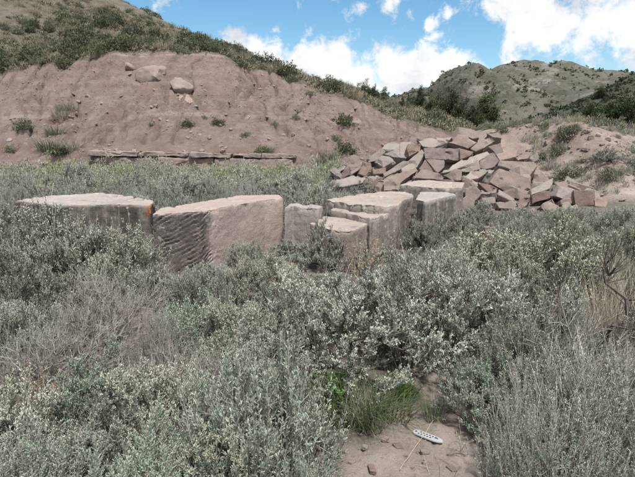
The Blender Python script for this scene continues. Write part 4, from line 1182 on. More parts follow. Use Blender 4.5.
hero('tan', 0, 612, 350, 262, 'tall dry tan grass clump at the side beside the black dead branch', 'grass clump', rz=0.4)
hero('tan', 0, 630, 330, 240, 'tallest dry tan grass at the side of the sagebrush', 'grass clump', rz=2.4)
for (u, v, top, k, lab) in [(598, 335, 262, 0, 'tan grass clump between the blackened branch and the frame of tall grass'), (624, 300, 225, 1, 'tall pale grass beyond the tallest tan grass'), (604, 285, 236, 0, 'tan grass near the fanned pale sagebrush'), (590, 260, 222, 1, 'greyish grass before the low right end of the heap'), (560, 262, 228, 0, 'thin tan grass beyond the fanned pale sagebrush')]:
    hero('tan', k, u, v, top, lab, 'grass clump', rz=u * 0.3, wide=1.25)
hero('round', 0, 60, 290, 212, 'large sagebrush growing against the dark weathered block', rz=0.2, wide=1.15)
hero('stalky', 0, 100, 292, 226, 'grey sagebrush in front of the dark block, toward its lichened end', rz=1.2)
hero('upright', 1, 30, 285, 214, 'tall pale sagebrush at the hidden end of the dark block', rz=2.2)
hero('round', 1, 326, 268, 226, 'sagebrush filling the corner between the grooved block and the low grey block', rz=1.9, wide=0.95)
hero('gnarled', 0, 425, 252, 214, 'dark-stemmed sagebrush at the broken face of the streaked block', rz=2.9, wide=0.8)
hero('round', 0, 478, 236, 204, 'sagebrush hiding the foot of the rubble heap beside the streaked block', rz=4.1)
hero('round', 1, 362, 204, 183, 'small rounded sagebrush on the far side of the broad flat-topped block', rz=0.5, wide=1.3)
hero('stalky', 1, 262, 305, 258, 'pale stalky sagebrush standing against the pink end of the grooved block', rz=0.5, wide=1.1)
hero('stalky', 0, 520, 296, 228, 'wide pale sagebrush with fanned stalks out from the rubble heap', rz=4.5, wide=1.5)
for (u, v, top, k, lab) in [(296, 204, 174, 0, 'tall sagebrush rising behind the grooved block and the short pink block'), (252, 199, 177, 1, 'sagebrush behind the pink end of the grooved block'), (186, 204, 176, 0, 'dark rounded sagebrush rising behind the grooved end of the block'),
                          (132, 197, 175, 1, 'sagebrush just behind the lichened end of the dark block'), (62, 197, 178, 0, 'sagebrush behind the middle of the dark block'), (20, 197, 176, 1, 'sagebrush past the hidden end of the dark block')]:
    hero('round', k, u, v, top, lab, rz=u * 0.1, wide=1.35)
# the blackened dead branch
PROTO['black'] = [dead_proto(24, 0.40, 0.36, 26, twig_dark, 0.0042, (0.08, 0.22), 0.5, 0.2, 0.35)]
def black_branch():
    p = ground_hit(556, 345); plant('black', 0, p[0], p[1], 1.75, 1.0, 'blackened dead branch reaching over the sagebrush by the dry tan grass', 'dead bush')
black_branch()

lap('heroes')
# ---- the field of sagebrush
def in_poly(x, y, poly, grow):
    c = poly.mean(0); q = c + (poly - c) * (1 + grow / max(0.3, np.linalg.norm(poly - c, axis=1).mean()))
    ins = False; n = len(q); j = n - 1
    for i in range(n):
        if (q[i, 1] > y) != (q[j, 1] > y) and x < (q[j, 0] - q[i, 0]) * (y - q[i, 1]) / (q[j, 1] - q[i, 1]) + q[i, 0]: ins = not ins
        j = i
    return ins
rp = random.Random(21)
def in_poly_v(x, y, poly, grow):
    c = poly.mean(0); q = c + (poly - c) * (1 + grow / max(0.3, np.linalg.norm(poly - c, axis=1).mean()))
    ins = np.zeros(len(x), bool); j = len(q) - 1
    for i in range(len(q)):
        k = (q[i, 1] > y) != (q[j, 1] > y)
        ins ^= k & (x < (q[j, 0] - q[i, 0]) * (y - q[i, 1]) / (q[j, 1] - q[i, 1] + 1e-12) + q[i, 0])
        j = i
    return ins
def field_points(n=26000):
    g = np.random.default_rng(21)
    y = 1.9 + (33.0 - 1.9) * g.random(n) ** 1.25
    x = g.uniform(-1, 1, n) * (0.66 * y * 1.15 + 0.5)
    r = (0.50 + 0.26 * g.random(n) ** 1.5) * (1 + np.clip(y - 10, 0, 99) * 0.045) * np.where(y > 13, g.uniform(0.8, 1.45, n), 1)
    ok = ~in_poly_v(x, y, BARE, 0.10) & ~((y > 4.2) & in_poly_v(x, y, BARE, 0.3)) & ~((y < 2.6) & (np.abs(x) < 0.5))
    for f in FOOT: ok &= ~in_poly_v(x, y, f, 0.12)
    ph = pile_h(x, y)
    ok &= ~((ph > 0.10) & ((x < 8.0 + 0.3 * (y - 13)) | (g.random(n) < 0.55)))
    ok &= y < yb(x) - 2.2
    ok &= ~((y > 16) & (x > 3))
    ok &= ~((x > 0.2) & (x < 8.4) & (y > 12.0 + np.maximum(0, 3.5 - x) * 0.9) & (y < 20))
    grid = {}
    def near(a, b):
        for i in range(int(a) - 1, int(a) + 2):
            for j in range(int(b) - 1, int(b) + 2):
                yield from grid.get((i, j), ())
    def put(a, b, q): grid.setdefault((int(math.floor(a)), int(math.floor(b))), []).append((a, b, q))
    for (a, b, q) in HERO: put(a, b, q * 0.9)
    out_ = []
    for a, b, q in zip(x[ok].tolist(), y[ok].tolist(), r[ok].tolist()):
        if all((a - c) ** 2 + (b - d) ** 2 >= (0.5 * (q + e)) ** 2 for c, d, e in near(math.floor(a), math.floor(b))):
            put(a, b, q); out_.append((a, b, q))
    return out_
field = field_points()
field.sort(key=lambda t: t[1])
EYE_BLOCK = [(FOOT[1], -0.2), (FOOT[0], 0.25), (FOOT[3], -0.25), (FOOT[4], -0.30), (FOOT[6], -0.15), (FOOT[5], -0.1), (FOOT[2], 0.1),
             (np.array([[2.6, 12.4], [8.0, 12.4], [8.0, 14], [2.6, 14]]), 0.0)]
def height_cap(x, y):
    """plants just in front of a block stay below its middle, as the photograph shows"""
    cap = 9.0
    for f, h in EYE_BLOCK:
        c = f.mean(0)
        for k in (1.0,):
            yf = f[:, 1].min()
            if y < yf + 0.3 and y > 1.8:
                a0 = (f[:, 0] / f[:, 1]).min() - 0.03; a1 = (f[:, 0] / f[:, 1]).max() + 0.03
                if a0 - 0.05 < x / y < a1 + 0.05:
                    # sight line from the eye to a point h above the block's foot
                    z = CAM_H + (h - CAM_H) * y / c[1]
                    cap = min(cap, max(z, 0.12))
    return cap
lap('poisson')
FIELD_LAND = [(*ground_hit(u, v)[:2], t) for u, v, t in [
    (262, 472, 'the pale upright sagebrush'), (55, 400, 'the tangle of dead branches'), (175, 400, 'the swept dead bush'), (120, 350, 'the grey leafless bush'), (345, 388, 'the large gnarled sagebrush'),
    (428, 438, 'the pocket tool'), (430, 385, 'the bare soil'), (472, 372, 'the dark hollow'), (568, 338, 'the blackened dead branch'), (588, 470, 'the dead grey branches'), (620, 345, 'the tall tan grass'),
    (372, 420, 'the green grass clump'), (545, 460, 'the wispy thin-stalked sagebrush')]]
FIELD_LAND += [(*f.mean(0), t) for f, t in zip(FOOT, ['the dark weathered block', 'the grooved pink block', 'the short pink block', 'the low grey block', 'the lichen-specked block', 'the broad flat-topped block', 'the streaked block', 'the farthest flat block'])]
FIELD_LAND += [(5.2, 12.6, 'the front of the rubble heap'), (7.4, 12.9, 'the square brown block'), (1.2, 15.5, 'the low end of the heap'), (9.5, 15, 'the red spoil mound'), (-6, 10, 'the open flat behind the blocks'), (-9, 12, 'the flat toward the gully'),
    (-3, 12, 'the flat before the ledge'), (4.5, 8.0, 'the flat stone in the sage'), (6.0, 6.5, 'the fanned pale sagebrush'), (-5.5, 5.5, 'the hidden end of the dark block'), (-3.2, 4.2, 'the tall pale sagebrush'), (3.4, 5.2, 'the tan grass edge')]
def field_label(kind, x, y, hgt):
    k = {'round': 'rounded silvery sagebrush', 'stalky': 'stalky grey sagebrush', 'upright': 'upright-shooted sagebrush', 'gnarled': 'dark-stemmed sagebrush', 'dead': 'leafless bleached bush', 'tan': 'dry bunchgrass tuft', 'green': 'green grass tuft'}[kind]
    return size_word(hgt, (0.38, 0.52, 0.66), ('low', 'knee-high', 'tall', 'very tall')) + ' ' + k + ' ' + beside(FIELD_LAND, x, y, (0.7, 1.5))
low = []                                          # what is left for the far mass
nsage = 0
for (x, y, r) in field:
    q = rp.random(); nz = float(noise3(x * 0.5, y * 0.5, 0, 88))
    if y < 3.4 and x < -0.4: kind = 'dead' if q < 0.14 else ('stalky' if q < 0.5 else ('upright' if q < 0.7 else 'round'))
    elif x > 1.2 and y < 4.5: kind = 'stalky' if q < 0.5 else ('tan' if q < 0.62 else ('upright' if q < 0.8 else 'dead'))
    elif x > 0.3 * y and y < 14: kind = 'stalky' if q < 0.38 else ('tan' if q < 0.55 else ('round' if q < 0.85 else 'green'))
    else: kind = 'round' if q < 0.36 + 0.2 * nz else ('stalky' if q < 0.66 else ('gnarled' if q < 0.74 else ('upright' if q < 0.90 else ('dead' if q < 0.95 else 'green'))))
    hgt = r * rp.uniform(0.85, 1.3) * (0.95 if y < 12 else rp.uniform(0.5, 0.95))
    hgt = min(hgt, height_cap(x, y))
    if y < 2.9: hgt = min(hgt, 0.42)
    if nsage >= 292 or y > 15.5:
        low.append((x, y, r, hgt, kind)); continue
    s = r * 1.32; s = s if kind not in ('tan', 'green') else s * 1.3
    sz = hgt / H0[kind] / s
    sz = max(0.45, min(1.5, sz))
    if sz * s * H0[kind] > hgt * 1.15: s = hgt * 1.15 / (sz * H0[kind])
    plant(kind, rp.randint(0, 5), x, y, s, rp.uniform(0, 6.28), field_label(kind, x, y, hgt),
          'dead bush' if kind == 'dead' else ('grass clump' if kind in ('tan', 'green') else 'shrub'),
          {'dead': 'bleached dead bushes', 'tan': 'bunchgrass tufts', 'green': 'bunchgrass tufts'}.get(kind, 'sagebrush of the flat'), sz, tilt=(rp.uniform(-.14, .14), rp.uniform(-.14, .14)))
    if kind not in ('dead', 'tan', 'green'): nsage += 1

lap('fieldplace')
# ---- light-weight bushes for the far part of the flat and for the hill
def light_bush(seed, ntips, per, leaf, wid, spread=0.10, rx=0.5, rz=0.5, lo=0.4, updir=0.7):
    rng = np.random.default_rng(seed)
    T = crown_points(rng, ntips, rx, rz, lo, 0.5, 0.5, seed)
    P = np.repeat(T, per, 0) + rng.normal(0, spread * 0.5, (ntips * per if len(T) == ntips else len(T) * per, 3)) * np.array([1, 1, .8])
    P[:, 2] = np.maximum(P[:, 2], 0.01)
    D = unit(unit(np.repeat(T, per, 0)) * 0.6 + np.array([0, 0, updir]) + rng.normal(0, 0.55, P.shape))
    a, b = frames(D); ph = rng.uniform(0, 6.28, len(P))[:, None]; W = a * np.cos(ph) + b * np.sin(ph)
    V, Q = leaf_quads(P, D, W, leaf * rng.uniform(0.6, 1.4, len(P)), wid * rng.uniform(0.6, 1.3, len(P)), 0.5)
    t = np.clip(np.repeat(rng.uniform(0.15, 0.85, len(T)), per) + rng.normal(0, 0.12, len(P)), 0, 1)
    return V, Q, np.repeat(t, 4), T
lb = [light_bush(60 + k, 64, 10, 0.058, 0.019) for k in range(4)]
far_mat = foliage_mat('far_scrub_leaf', [(0.0, (0.13, 0.15, 0.085)), (0.15, (0.19, 0.205, 0.15)), (0.5, (0.25, 0.265, 0.215)), (0.8, (0.34, 0.345, 0.30)), (0.9, (0.20, 0.225, 0.12)), (1.0, (0.17, 0.21, 0.09))], 0.08, 0)
if low:
    acc = Acc()
    for i, (x, y, r, hgt, kind) in enumerate(low):
        V, Q, t, _ = lb[i % 4]
        a = rp.uniform(0, 6.28); c, s_ = math.cos(a), math.sin(a)
        sx = r * 1.35; sz = hgt * (1.6 if y < 20 else 1.6 - 0.07 * (y - 20))
        W = np.stack([(V[:, 0] * c - V[:, 1] * s_) * sx + x, (V[:, 0] * s_ + V[:, 1] * c) * sx + y, V[:, 2] * sz + float(gh(x, y)) - 0.02], 1)
        g = noise3(x * 0.35, y * 0.35, 0, 93)
        tt = t * 0.5 + 0.16 + 0.32 * (rp.random() - 0.5)
        if (g > 0.32 and rp.random() < 0.5) or (kind == 'green' and rp.random() < 0.5): tt = 0.88 + 0.12 * t
        acc.add(W, Q, tt)
    tag(link('far_sagebrush', acc.mesh('far_sagebrush'), far_mat), 'grey-green sagebrush covering the flat below the red bank', 'sagebrush', None, 'stuff')

# ---- litter and thin dry grass on the soil between the bushes
def litter():
    rng = np.random.default_rng(5)
    n = 22000
    y = 1.5 + 12.5 * rng.random(n) ** 1.5; x = (rng.random(n) * 2 - 1) * (0.72 * y + 0.4)
    keep = np.array([(not in_poly(a, b, BARE, 0.0)) or rng.random() < 0.13 for a, b in zip(x, y)]); x, y = x[keep], y[keep]; n = len(x)
    cl = fbm(x * 1.3, y * 1.3, 0, 3, 99) + rng.normal(0, 0.35, n) > -0.25; x, y = x[cl], y[cl]; n = len(x)
    z = gh(x, y)
    lie = rng.random(n) < 0.8
    az = rng.uniform(0, 6.28, n); el = np.where(lie, rng.uniform(0.0, 0.3, n), rng.uniform(0.7, 1.5, n)); L = np.where(lie, rng.uniform(0.04, 0.16, n), rng.uniform(0.06, 0.26, n))
    D = np.stack([np.cos(az) * np.cos(el), np.sin(az) * np.cos(el), np.sin(el)], 1); B = np.stack([x, y, z + 0.004], 1)
    M = B + D * (L * 0.5)[:, None]; D2 = unit(D + np.stack([np.cos(az), np.sin(az), -0.6 * np.ones(n)], 1) * rng.uniform(0, 0.4, (n, 1))); E = M + D2 * (L * 0.5)[:, None]
    E[:, 2] = np.maximum(E[:, 2], z + 0.004)
    S = unit(np.cross(D, rng.normal(size=(n, 3)))); w = rng.uniform(0.0006, 0.0015, n)[:, None]
    V = np.stack([B - S * w, B + S * w, M + S * w, M - S * w, E + S * w * .4, E - S * w * .4], 1).reshape(-1, 3)
    b = (np.arange(n) * 6)[:, None]
    Q = np.concatenate([b + np.array([[0, 1, 2, 3]]), b + np.array([[3, 2, 4, 5]])])
    me = quad_mesh('dry_litter', V, Q, np.repeat(rng.uniform(0, 1, n), 6))
    tag(link('dry_litter', me, grass_grey), 'thin dry grass and twig litter on the soil between the shrubs', 'dry grass', None, 'stuff')
litter()

lap('litter')
# ------------------------------------------------------------------ shrubs, grass and trees of the hill
oak_leaf = foliage_mat('oak_brush_leaf', [(0, (0.042, 0.052, 0.032)), (0.5, (0.078, 0.09, 0.054)), (1, (0.14, 0.148, 0.095))], 0.1, 0.35)
hill_sage = foliage_mat('hill_sage_leaf', [(0, (0.11, 0.115, 0.08)), (0.5, (0.17, 0.175, 0.125)), (1, (0.26, 0.26, 0.20))], 0.15, 0.3)
jun_leaf = foliage_mat('juniper_leaf', [(0, (0.028, 0.042, 0.022)), (0.5, (0.055, 0.075, 0.036)), (1, (0.10, 0.12, 0.06))], 0.1, 0.3)
def hill_shrub_proto(seed, mat, name):
    V, Q, t, T = light_bush(seed, 90, 13, 0.09, 0.05, 0.16, 0.6, 0.75, 0.35, 0.5)
    root = empty(name)
    w = Acc(); B = np.zeros((14, 3)); V2, Q2 = tubes(B, T[:14], 0.02, 0.006, 3); w.add(V2, Q2)
    KIDS[root.name] = [link('foliage', quad_mesh('shrub_foliage', V, Q, t), mat, root), link('stems', w.mesh('shrub_stems'), twig_dark, root)]
    return root
PROTO['oak'] = [hill_shrub_proto(201 + k, oak_leaf, 'green_brush') for k in range(3)]
PROTO['hsage'] = [hill_shrub_proto(211 + k, hill_sage, 'hill_shrub') for k in range(3)]
PROTO['htan'] = [grass_proto('hill_grass', 221, 260, 0.30, (0.35, 0.75), 0.016, 0.4, 0.6, grass_tan), grass_proto('hill_grass', 222, 220, 0.30, (0.35, 0.7), 0.016, 0.45, 0.6, grass_blue)]
rh = random.Random(31)
def on_hill(kind, x, y, s, label, cat, group, sz=1.0, f=surf):
    plant(kind, rh.randint(0, 5), x, y, s, rh.uniform(0, 6.28), label, cat, group, sz, z=float(f(np.array([x]), np.array([y]))[0]) - 0.05)
cnt_h = {'oak': 0, 'hsage': 0, 'htan': 0}
def hill_points(n, seed, y0, y1):
    g = np.random.default_rng(seed)
    y = g.uniform(y0, y1, n); x = g.uniform(-0.72, 0.30, n) * y
    s = bank_z(x, y)[1]; z = surf(x, y)
    cl = fbm(x * 0.11, y * 0.11, 0, 3, 301) + np.where(s < 1.35, 0.45, 0)
    return g, x, y, z, s, cl
def hill_plant(kind, x, y, z, s, label, cat, group, sz=1.0):
    plant(kind, rh.randint(0, 5), x, y, s, rh.uniform(0, 6.28), label, cat, group, sz, z=z - 0.05)
HILL_LAND = [(-25, 44, 'the head of the grassy gully'), (-33, 46, 'the pale clay end'), (-16, 43, 'the dark rounded boulder'), (-13, 45, 'the wedge-shaped boulder'), (-7, 43, 'the bank crest bend'), (-2, 42, 'the low shoulder'),
    (4, 43, 'the round shrub slope'), (5.8, 62, 'the first juniper'), (9, 66, 'the broad low juniper'), (14, 70, 'the middle junipers'), (20, 70, 'the tallest juniper'), (-40, 60, 'the bare pale hilltop'), (-30, 62, 'the hill skyline'),
    (-20, 68, 'the descending skyline'), (-10, 66, 'the lower skyline'), (-24, 54, 'the thick brush patch'), (-12, 54, 'the mid-slope grass'), (-1, 56, 'the ridge saddle')]
g_, hx, hy, hz, hs, hc = hill_points(16000, 31, 40, 84)
hp = []
for x, y, z, s, cl in zip(hx.tolist(), hy.tolist(), hz.tolist(), hs.tolist(), hc.tolist()):
    if cnt_h['oak'] >= 285 or cnt_h['hsage'] >= 225: break
    if s < 0.99 or cl < -0.45 or rh.random() > (0.9 if x < -0.1 * y else 0.35): continue
    r = rh.uniform(0.7, 1.45) * (1.2 if cl > 0.4 else 0.85)
    if any((a - x) ** 2 + (b - y) ** 2 < (0.62 * max(r, q)) ** 2 for a, b, q in hp): continue
    hp.append((x, y, r))
    where = ('on the bank edge ' if s < 1.25 else 'on the upper slope ') + beside(HILL_LAND, x, y, (2.5, 7)); szw = size_word(r, (0.9, 1.3), ('small ', 'mid-sized ', 'large '))
    if rh.random() < 0.35 + 0.4 * cl:
        hill_plant('oak', x, y, z, r, szw + 'dark green brush ' + where, 'shrub', 'brush on the hill', rh.uniform(0.75, 1.1)); cnt_h['oak'] += 1
    else:
        hill_plant('hsage', x, y, z, r * 0.8, szw + 'grey-olive shrub ' + where, 'shrub', 'brush on the hill', rh.uniform(0.6, 0.9)); cnt_h['hsage'] += 1
g_, hx, hy, hz, hs, hc = hill_points(420, 32, 40, 78)
for x, y, z, s in zip(hx.tolist(), hy.tolist(), hz.tolist(), hs.tolist()):
    if s > 1.0: hill_plant('htan', x, y, z, rh.uniform(0.9, 1.7), 'dry pale grass tuft on the hill ' + beside(HILL_LAND, x, y, (2.5, 7)), 'grass clump', 'grass on the hill')
def hill_cover():
    g, x, y, z, s, cl = hill_points(2900, 33, 39, 82)
    k = (s > 1.0) & (cl + g.normal(0, 0.4, len(x)) > -0.2); x, y, z = x[k], y[k], z[k]; m = len(x)
    V, Q, t, _ = light_bush(71, 14, 5, 0.20, 0.09, 0.25, 0.6, 0.5, 0.3, 0.8)
    sc = g.uniform(0.45, 1.1, m)
    W = V[None] * sc[:, None, None] + np.stack([x, y, z - 0.05], 1)[:, None]
    QQ = (Q[None] + (np.arange(m) * len(V))[:, None, None]).reshape(-1, 4)
    me = quad_mesh('hill_scrub', W.reshape(-1, 3), QQ, np.clip(t[None] * 0.5 + g.uniform(0, 0.5, (m, 1)), 0, 1).ravel())
    mat = foliage_mat('hill_cover_leaf', [(0, (0.075, 0.082, 0.05)), (0.4, (0.14, 0.14, 0.10)), (0.7, (0.22, 0.205, 0.155)), (1, (0.31, 0.28, 0.21))], 0.1, 0)
    tag(link('hill_scrub', me, mat), 'low scrub and dry grass covering the slope above the red bank', 'scrub', None, 'stuff')
hill_cover()
# named shrubs and grass on the bank itself
for (u, v, k, s, lab, cat) in [
    (344, 125, 'oak', 1.3, 'dark green round shrub alone on the pink slope', 'shrub'), (188, 126, 'oak', 0.7, 'small grey-green shrub in the middle of the red bank', 'shrub'),
    (218, 125, 'oak', 0.75, 'small dark shrub in the middle of the red bank', 'shrub'), (204, 118, 'hsage', 0.4, 'tiny grey shrub between the two mid-bank shrubs', 'shrub'),
    (62, 118, 'htan', 1.8, 'yellowish grass tuft high in the grassy gully', 'grass clump'), (66, 110, 'htan', 1.7, 'pale grass tuft at the head of the grassy gully', 'grass clump'),
    (56, 134, 'htan', 1.8, 'yellowish grass tuft in the middle of the grassy gully', 'grass clump'), (50, 150, 'htan', 2.2, 'big yellow-green grass tuft at the foot of the grassy gully', 'grass clump'),
    (60, 155, 'oak', 1.0, 'green shrub at the mouth of the grassy gully', 'shrub'), (72, 150, 'htan', 1.7, 'grass tuft at the side of the gully mouth', 'grass clump'),
    (24, 128, 'hsage', 1.1, 'grey shrub on the pale clay left of the grassy gully', 'shrub'), (10, 150, 'hsage', 0.6, 'low shrub at the foot of the pale clay', 'shrub'),
    (152, 125, 'htan', 0.7, 'thin tan grass line on the red bank', 'grass clump'), (275, 125, 'hsage', 0.5, 'low grey shrub on the right part of the red bank', 'shrub'),
    (268, 160, 'htan', 1.0, 'tan grass tuft beside the end of the rock ledge', 'grass clump'), (262, 162, 'hsage', 0.7, 'grey shrub beside the end of the rock ledge', 'shrub'),
    (246, 136, 'hsage', 0.5, 'small shrub above the right half of the rock ledge', 'shrub'), (330, 158, 'htan', 1.8, 'yellow-green grass tuft on the slope left of the rubble heap', 'grass clump'),
    (345, 153, 'oak', 1.1, 'bright rounded shrub on the slope just behind the rubble heap', 'shrub'), (322, 165, 'hsage', 0.8, 'grey shrub at the foot of the slope by the low end of the heap', 'shrub'),
    (336, 140, 'hsage', 0.7, 'dusty shrub below the round dark green shrub', 'shrub'), (300, 112, 'htan', 0.8, 'tan tuft under the bank top near its low shoulder', 'grass clump'),
    (310, 95, 'hsage', 0.7, 'grey shrub on the low shoulder of the bank', 'shrub'), (296, 118, 'hsage', 0.5, 'small dusty shrub on the bank shoulder', 'shrub')]:
    p = bank_hit(u, v)
    if p is None: continue
    plant(k, rh.randint(0, 5), p[0], p[1], s, rh.uniform(0, 6), lab, cat, None, 0.85, z=p[2] - 0.08)
SPOIL_LAND = [(7.8, 14.2, 'the square brown block'), (8.5, 17, 'the heap shoulder'), (9, 19.5, 'the mound crest'), (11.5, 20.5, 'the mound end'), (12, 16.5, 'the mound foot'), (15, 18, 'the far mound foot'), (7.5, 21, 'the back of the heap'), (15, 22, 'the low back of the mound')]
# tufts and shrubs on the spoil mound right of the heap
for k in range(270):
    x = 6.9 + 11 * rh.random() ** 1.4; y = rh.uniform(14.0, 23.5)
    if x < 6.9 + 0.10 * (y - 15) and y < 19.0: continue
    if x < 7.8 and y < 14.9: continue
    q = rh.random()
    on_hill('htan' if q < 0.55 else 'hsage', x, y, rh.uniform(0.25, 0.6) if y < 18.5 else rh.uniform(0.2, 0.4), size_word(x, (9.5, 12), ('small ', 'clumpy ', 'sparse ')) + ('pale grass tuft' if q < 0.55 else 'grey-olive shrub') + ' on the spoil ' + beside(SPOIL_LAND, x, y, (1, 2.5)), 'grass clump' if q < 0.55 else 'shrub', 'plants on the spoil mound', f=gh)

lap('hillshrubs')
# junipers along the low ridge
bark = wood_mat('juniper_bark', (0.09, 0.07, 0.06), (0.2, 0.17, 0.15), 12)
def tree_proto(seed, tall=3.6, wide=1.35):
    rng = np.random.default_rng(seed)
    T = crown_points(rng, 120, wide, tall * 0.82, 0.35, 0.5, 0.5, seed); T[:, 2] += tall * 0.14
    P, par, cnt, tips = skeleton(rng, T, (0, 0, 0), 0.25, 0.15)
    w = Acc(); i = np.arange(1, len(P)); rad = 0.011 * cnt ** 0.5
    V, Q = tubes(P[par[i]], P[i], np.minimum(rad[par[i]], rad[i] * 1.5), rad[i], 5); w.add(V, Q)
    n = 46; B = np.repeat(P[tips], n, 0) + rng.normal(0, 0.17, (len(tips) * n, 3))
    D = unit(rng.normal(0, 0.8, B.shape) + np.array([0, 0, .6])); a, b = frames(D)
    V, Q = leaf_quads(B, D, a, 0.16 * rng.uniform(.6, 1.4, len(B)), 0.075, 0.5)
    t = np.clip(np.repeat(rng.uniform(0.1, 0.9, len(tips)), n) + rng.normal(0, .1, len(B)), 0, 1)
    root = empty('juniper_tree')
    KIDS[root.name] = [link('trunk', w.mesh('juniper_trunk'), bark, root), link('crown', quad_mesh('juniper_crown', V, Q, np.repeat(t, 4)), jun_leaf, root)]
    return root
PROTO['tree'] = [tree_proto(401), tree_proto(402, 3.2, 1.5), tree_proto(403, 3.9, 1.2)]
for k, (u, top, Y, wd, lab) in enumerate([
    (364, 80, 62, 1.0, 'juniper standing first in the row where the bank top runs out'), (373, 84, 66, 0.9, 'juniper second in the row on the low ridge'), (384, 90, 64, 1.2, 'broad low juniper beside the first two on the ridge'),
    (396, 96, 70, 1.0, 'small juniper on the dip of the low ridge'), (408, 96, 68, 0.9, 'juniper just past the dip of the low ridge'), (419, 93, 72, 1.0, 'dark juniper in the middle of the ridge row'),
    (430, 97, 66, 1.1, 'juniper in the thick of the ridge row'), (441, 93, 74, 1.2, 'tallest juniper of the ridge row'), (452, 97, 70, 1.1, 'juniper next to the tallest one'),
    (463, 100, 66, 1.0, 'juniper behind the top of the rubble heap'), (474, 103, 62, 1.2, 'greener juniper near the end of the ridge row'), (486, 102, 66, 1.3, 'broad juniper at the end of the ridge row'), (480, 112, 52, 0.8, 'short juniper right behind the rubble heap'),
    (437, 108, 55, 0.7, 'short juniper in front of the ridge row'), (402, 104, 58, 0.7, 'shrubby juniper in front of the dip')]):
    a = ray(u, 120); x = a[0] / a[1] * Y
    zg = float(surf(np.array([x]), np.array([Y]))[0])
    d = ray(u, top); zt = CAM_H + d[2] / d[1] * Y
    s = max(zt - zg, 1.2) / 3.5
    plant('tree', k, x, Y, s * wd, k * 1.3, lab, 'tree', 'junipers on the low ridge', 1 / wd, z=zg - 0.1)

far_jun = foliage_mat('far_juniper_leaf', [(0, (0.045, 0.058, 0.036)), (0.5, (0.075, 0.088, 0.055)), (1, (0.12, 0.13, 0.09))], 0.1, 0)
wood_jun = foliage_mat('slope_wood_leaf', [(0, (0.028, 0.038, 0.024)), (0.5, (0.048, 0.06, 0.038)), (1, (0.08, 0.092, 0.06))], 0.1, 0)
# ---- woods and scrub on the far hills
def far_scrub(name, H, n, x0, x1, y0, y1, size, mat, label, cat, seed, thr, freq):
    rng = np.random.default_rng(seed)
    x = rng.uniform(x0, x1, n); y = rng.uniform(y0, y1, n)
    e_ = 12.0; conc = (H(x + e_, y) + H(x - e_, y) - 2 * H(x, y)) / 4.0          # hollows carry more brush
    k = 0.45 * fbm(x * freq, y * freq * 0.8, 0, 4, seed) + 0.5 * np.clip(conc, -0.6, 1.2) + rng.normal(0, 0.30, n) > thr
    x, y = x[k], y[k]; z = H(x, y)
    m = len(x); Ws, Qs, Ts, off = [], [], [], 0
    for q in range(4):
        V, Q, t, _ = light_bush(seed + 1 + q, 8, 3, 0.42, 0.40, 0.2, 0.62, 0.62, 0.1, 0.0)
        i = np.arange(q, m, 4); k = len(i)
        sc = size * (0.35 + 0.9 * rng.random(k) ** 2); a = rng.uniform(0, 6.28, k); c, sn = np.cos(a)[:, None], np.sin(a)[:, None]
        st = rng.uniform(0.8, 1.4, k)[:, None]
        X_ = (V[None, :, 0] * c - V[None, :, 1] * sn) * sc[:, None] * st + x[i][:, None]; Y_ = (V[None, :, 0] * sn + V[None, :, 1] * c) * sc[:, None] + y[i][:, None]
        Z_ = V[None, :, 2] * (sc * rng.uniform(0.7, 1.3, k))[:, None] + (z[i] - 0.3)[:, None]
        Ws.append(np.stack([X_, Y_, Z_], -1).reshape(-1, 3)); Qs.append((Q[None] + (np.arange(k) * len(V))[:, None, None]).reshape(-1, 4) + off); off += k * len(V)
        Ts.append(np.clip(t[None] * 0.6 + rng.uniform(0, 0.4, (k, 1)), 0, 1).ravel())
    W, QQ, tt = np.concatenate(Ws), np.concatenate(Qs), np.concatenate(Ts)
    me = quad_mesh(name, W.reshape(-1, 3), QQ, tt)
    tag(link(name, me, mat), label, cat, None, 'stuff')
far_scrub('distant_scrub', H_far, 16000, 40, 620, 350, 720, 2.9, far_jun, 'dark scrub and junipers dotted over the distant hill', 'scrub', 501, -0.02, 0.012)
far_scrub('slope_wood', H_near, 7000, 50, 300, 180, 345, 2.3, wood_jun, 'dense dark scrub wood on the nearer far slope', 'scrub', 511, -0.30, 0.03)
for k, (u, v, hp_, lab) in enumerate([(606, 128, 22, 'dark juniper low on the wooded slope behind the spoil mound'), (622, 124, 26, 'bushy juniper at the edge behind the spoil mound'), (590, 120, 12, 'small juniper on the wooded slope'),
                                  (600, 98, 10, 'juniper near the skyline of the wooded slope'), (560, 128, 12, 'juniper at the low foot of the wooded slope'), (632, 132, 22, 'juniper partly cut off beside the bushy one')]):
    p = ground_hit(u, v, lambda X, Y: np.maximum(H_near(X, Y), -50), 150, 340)
    if p is None: continue
    s = hp_ / 500 * p[1] / 3.5
    plant('tree', k, p[0], p[1], s * 1.3, k * 2.0, lab, 'tree', None, 0.8, z=p[2] - 0.3)

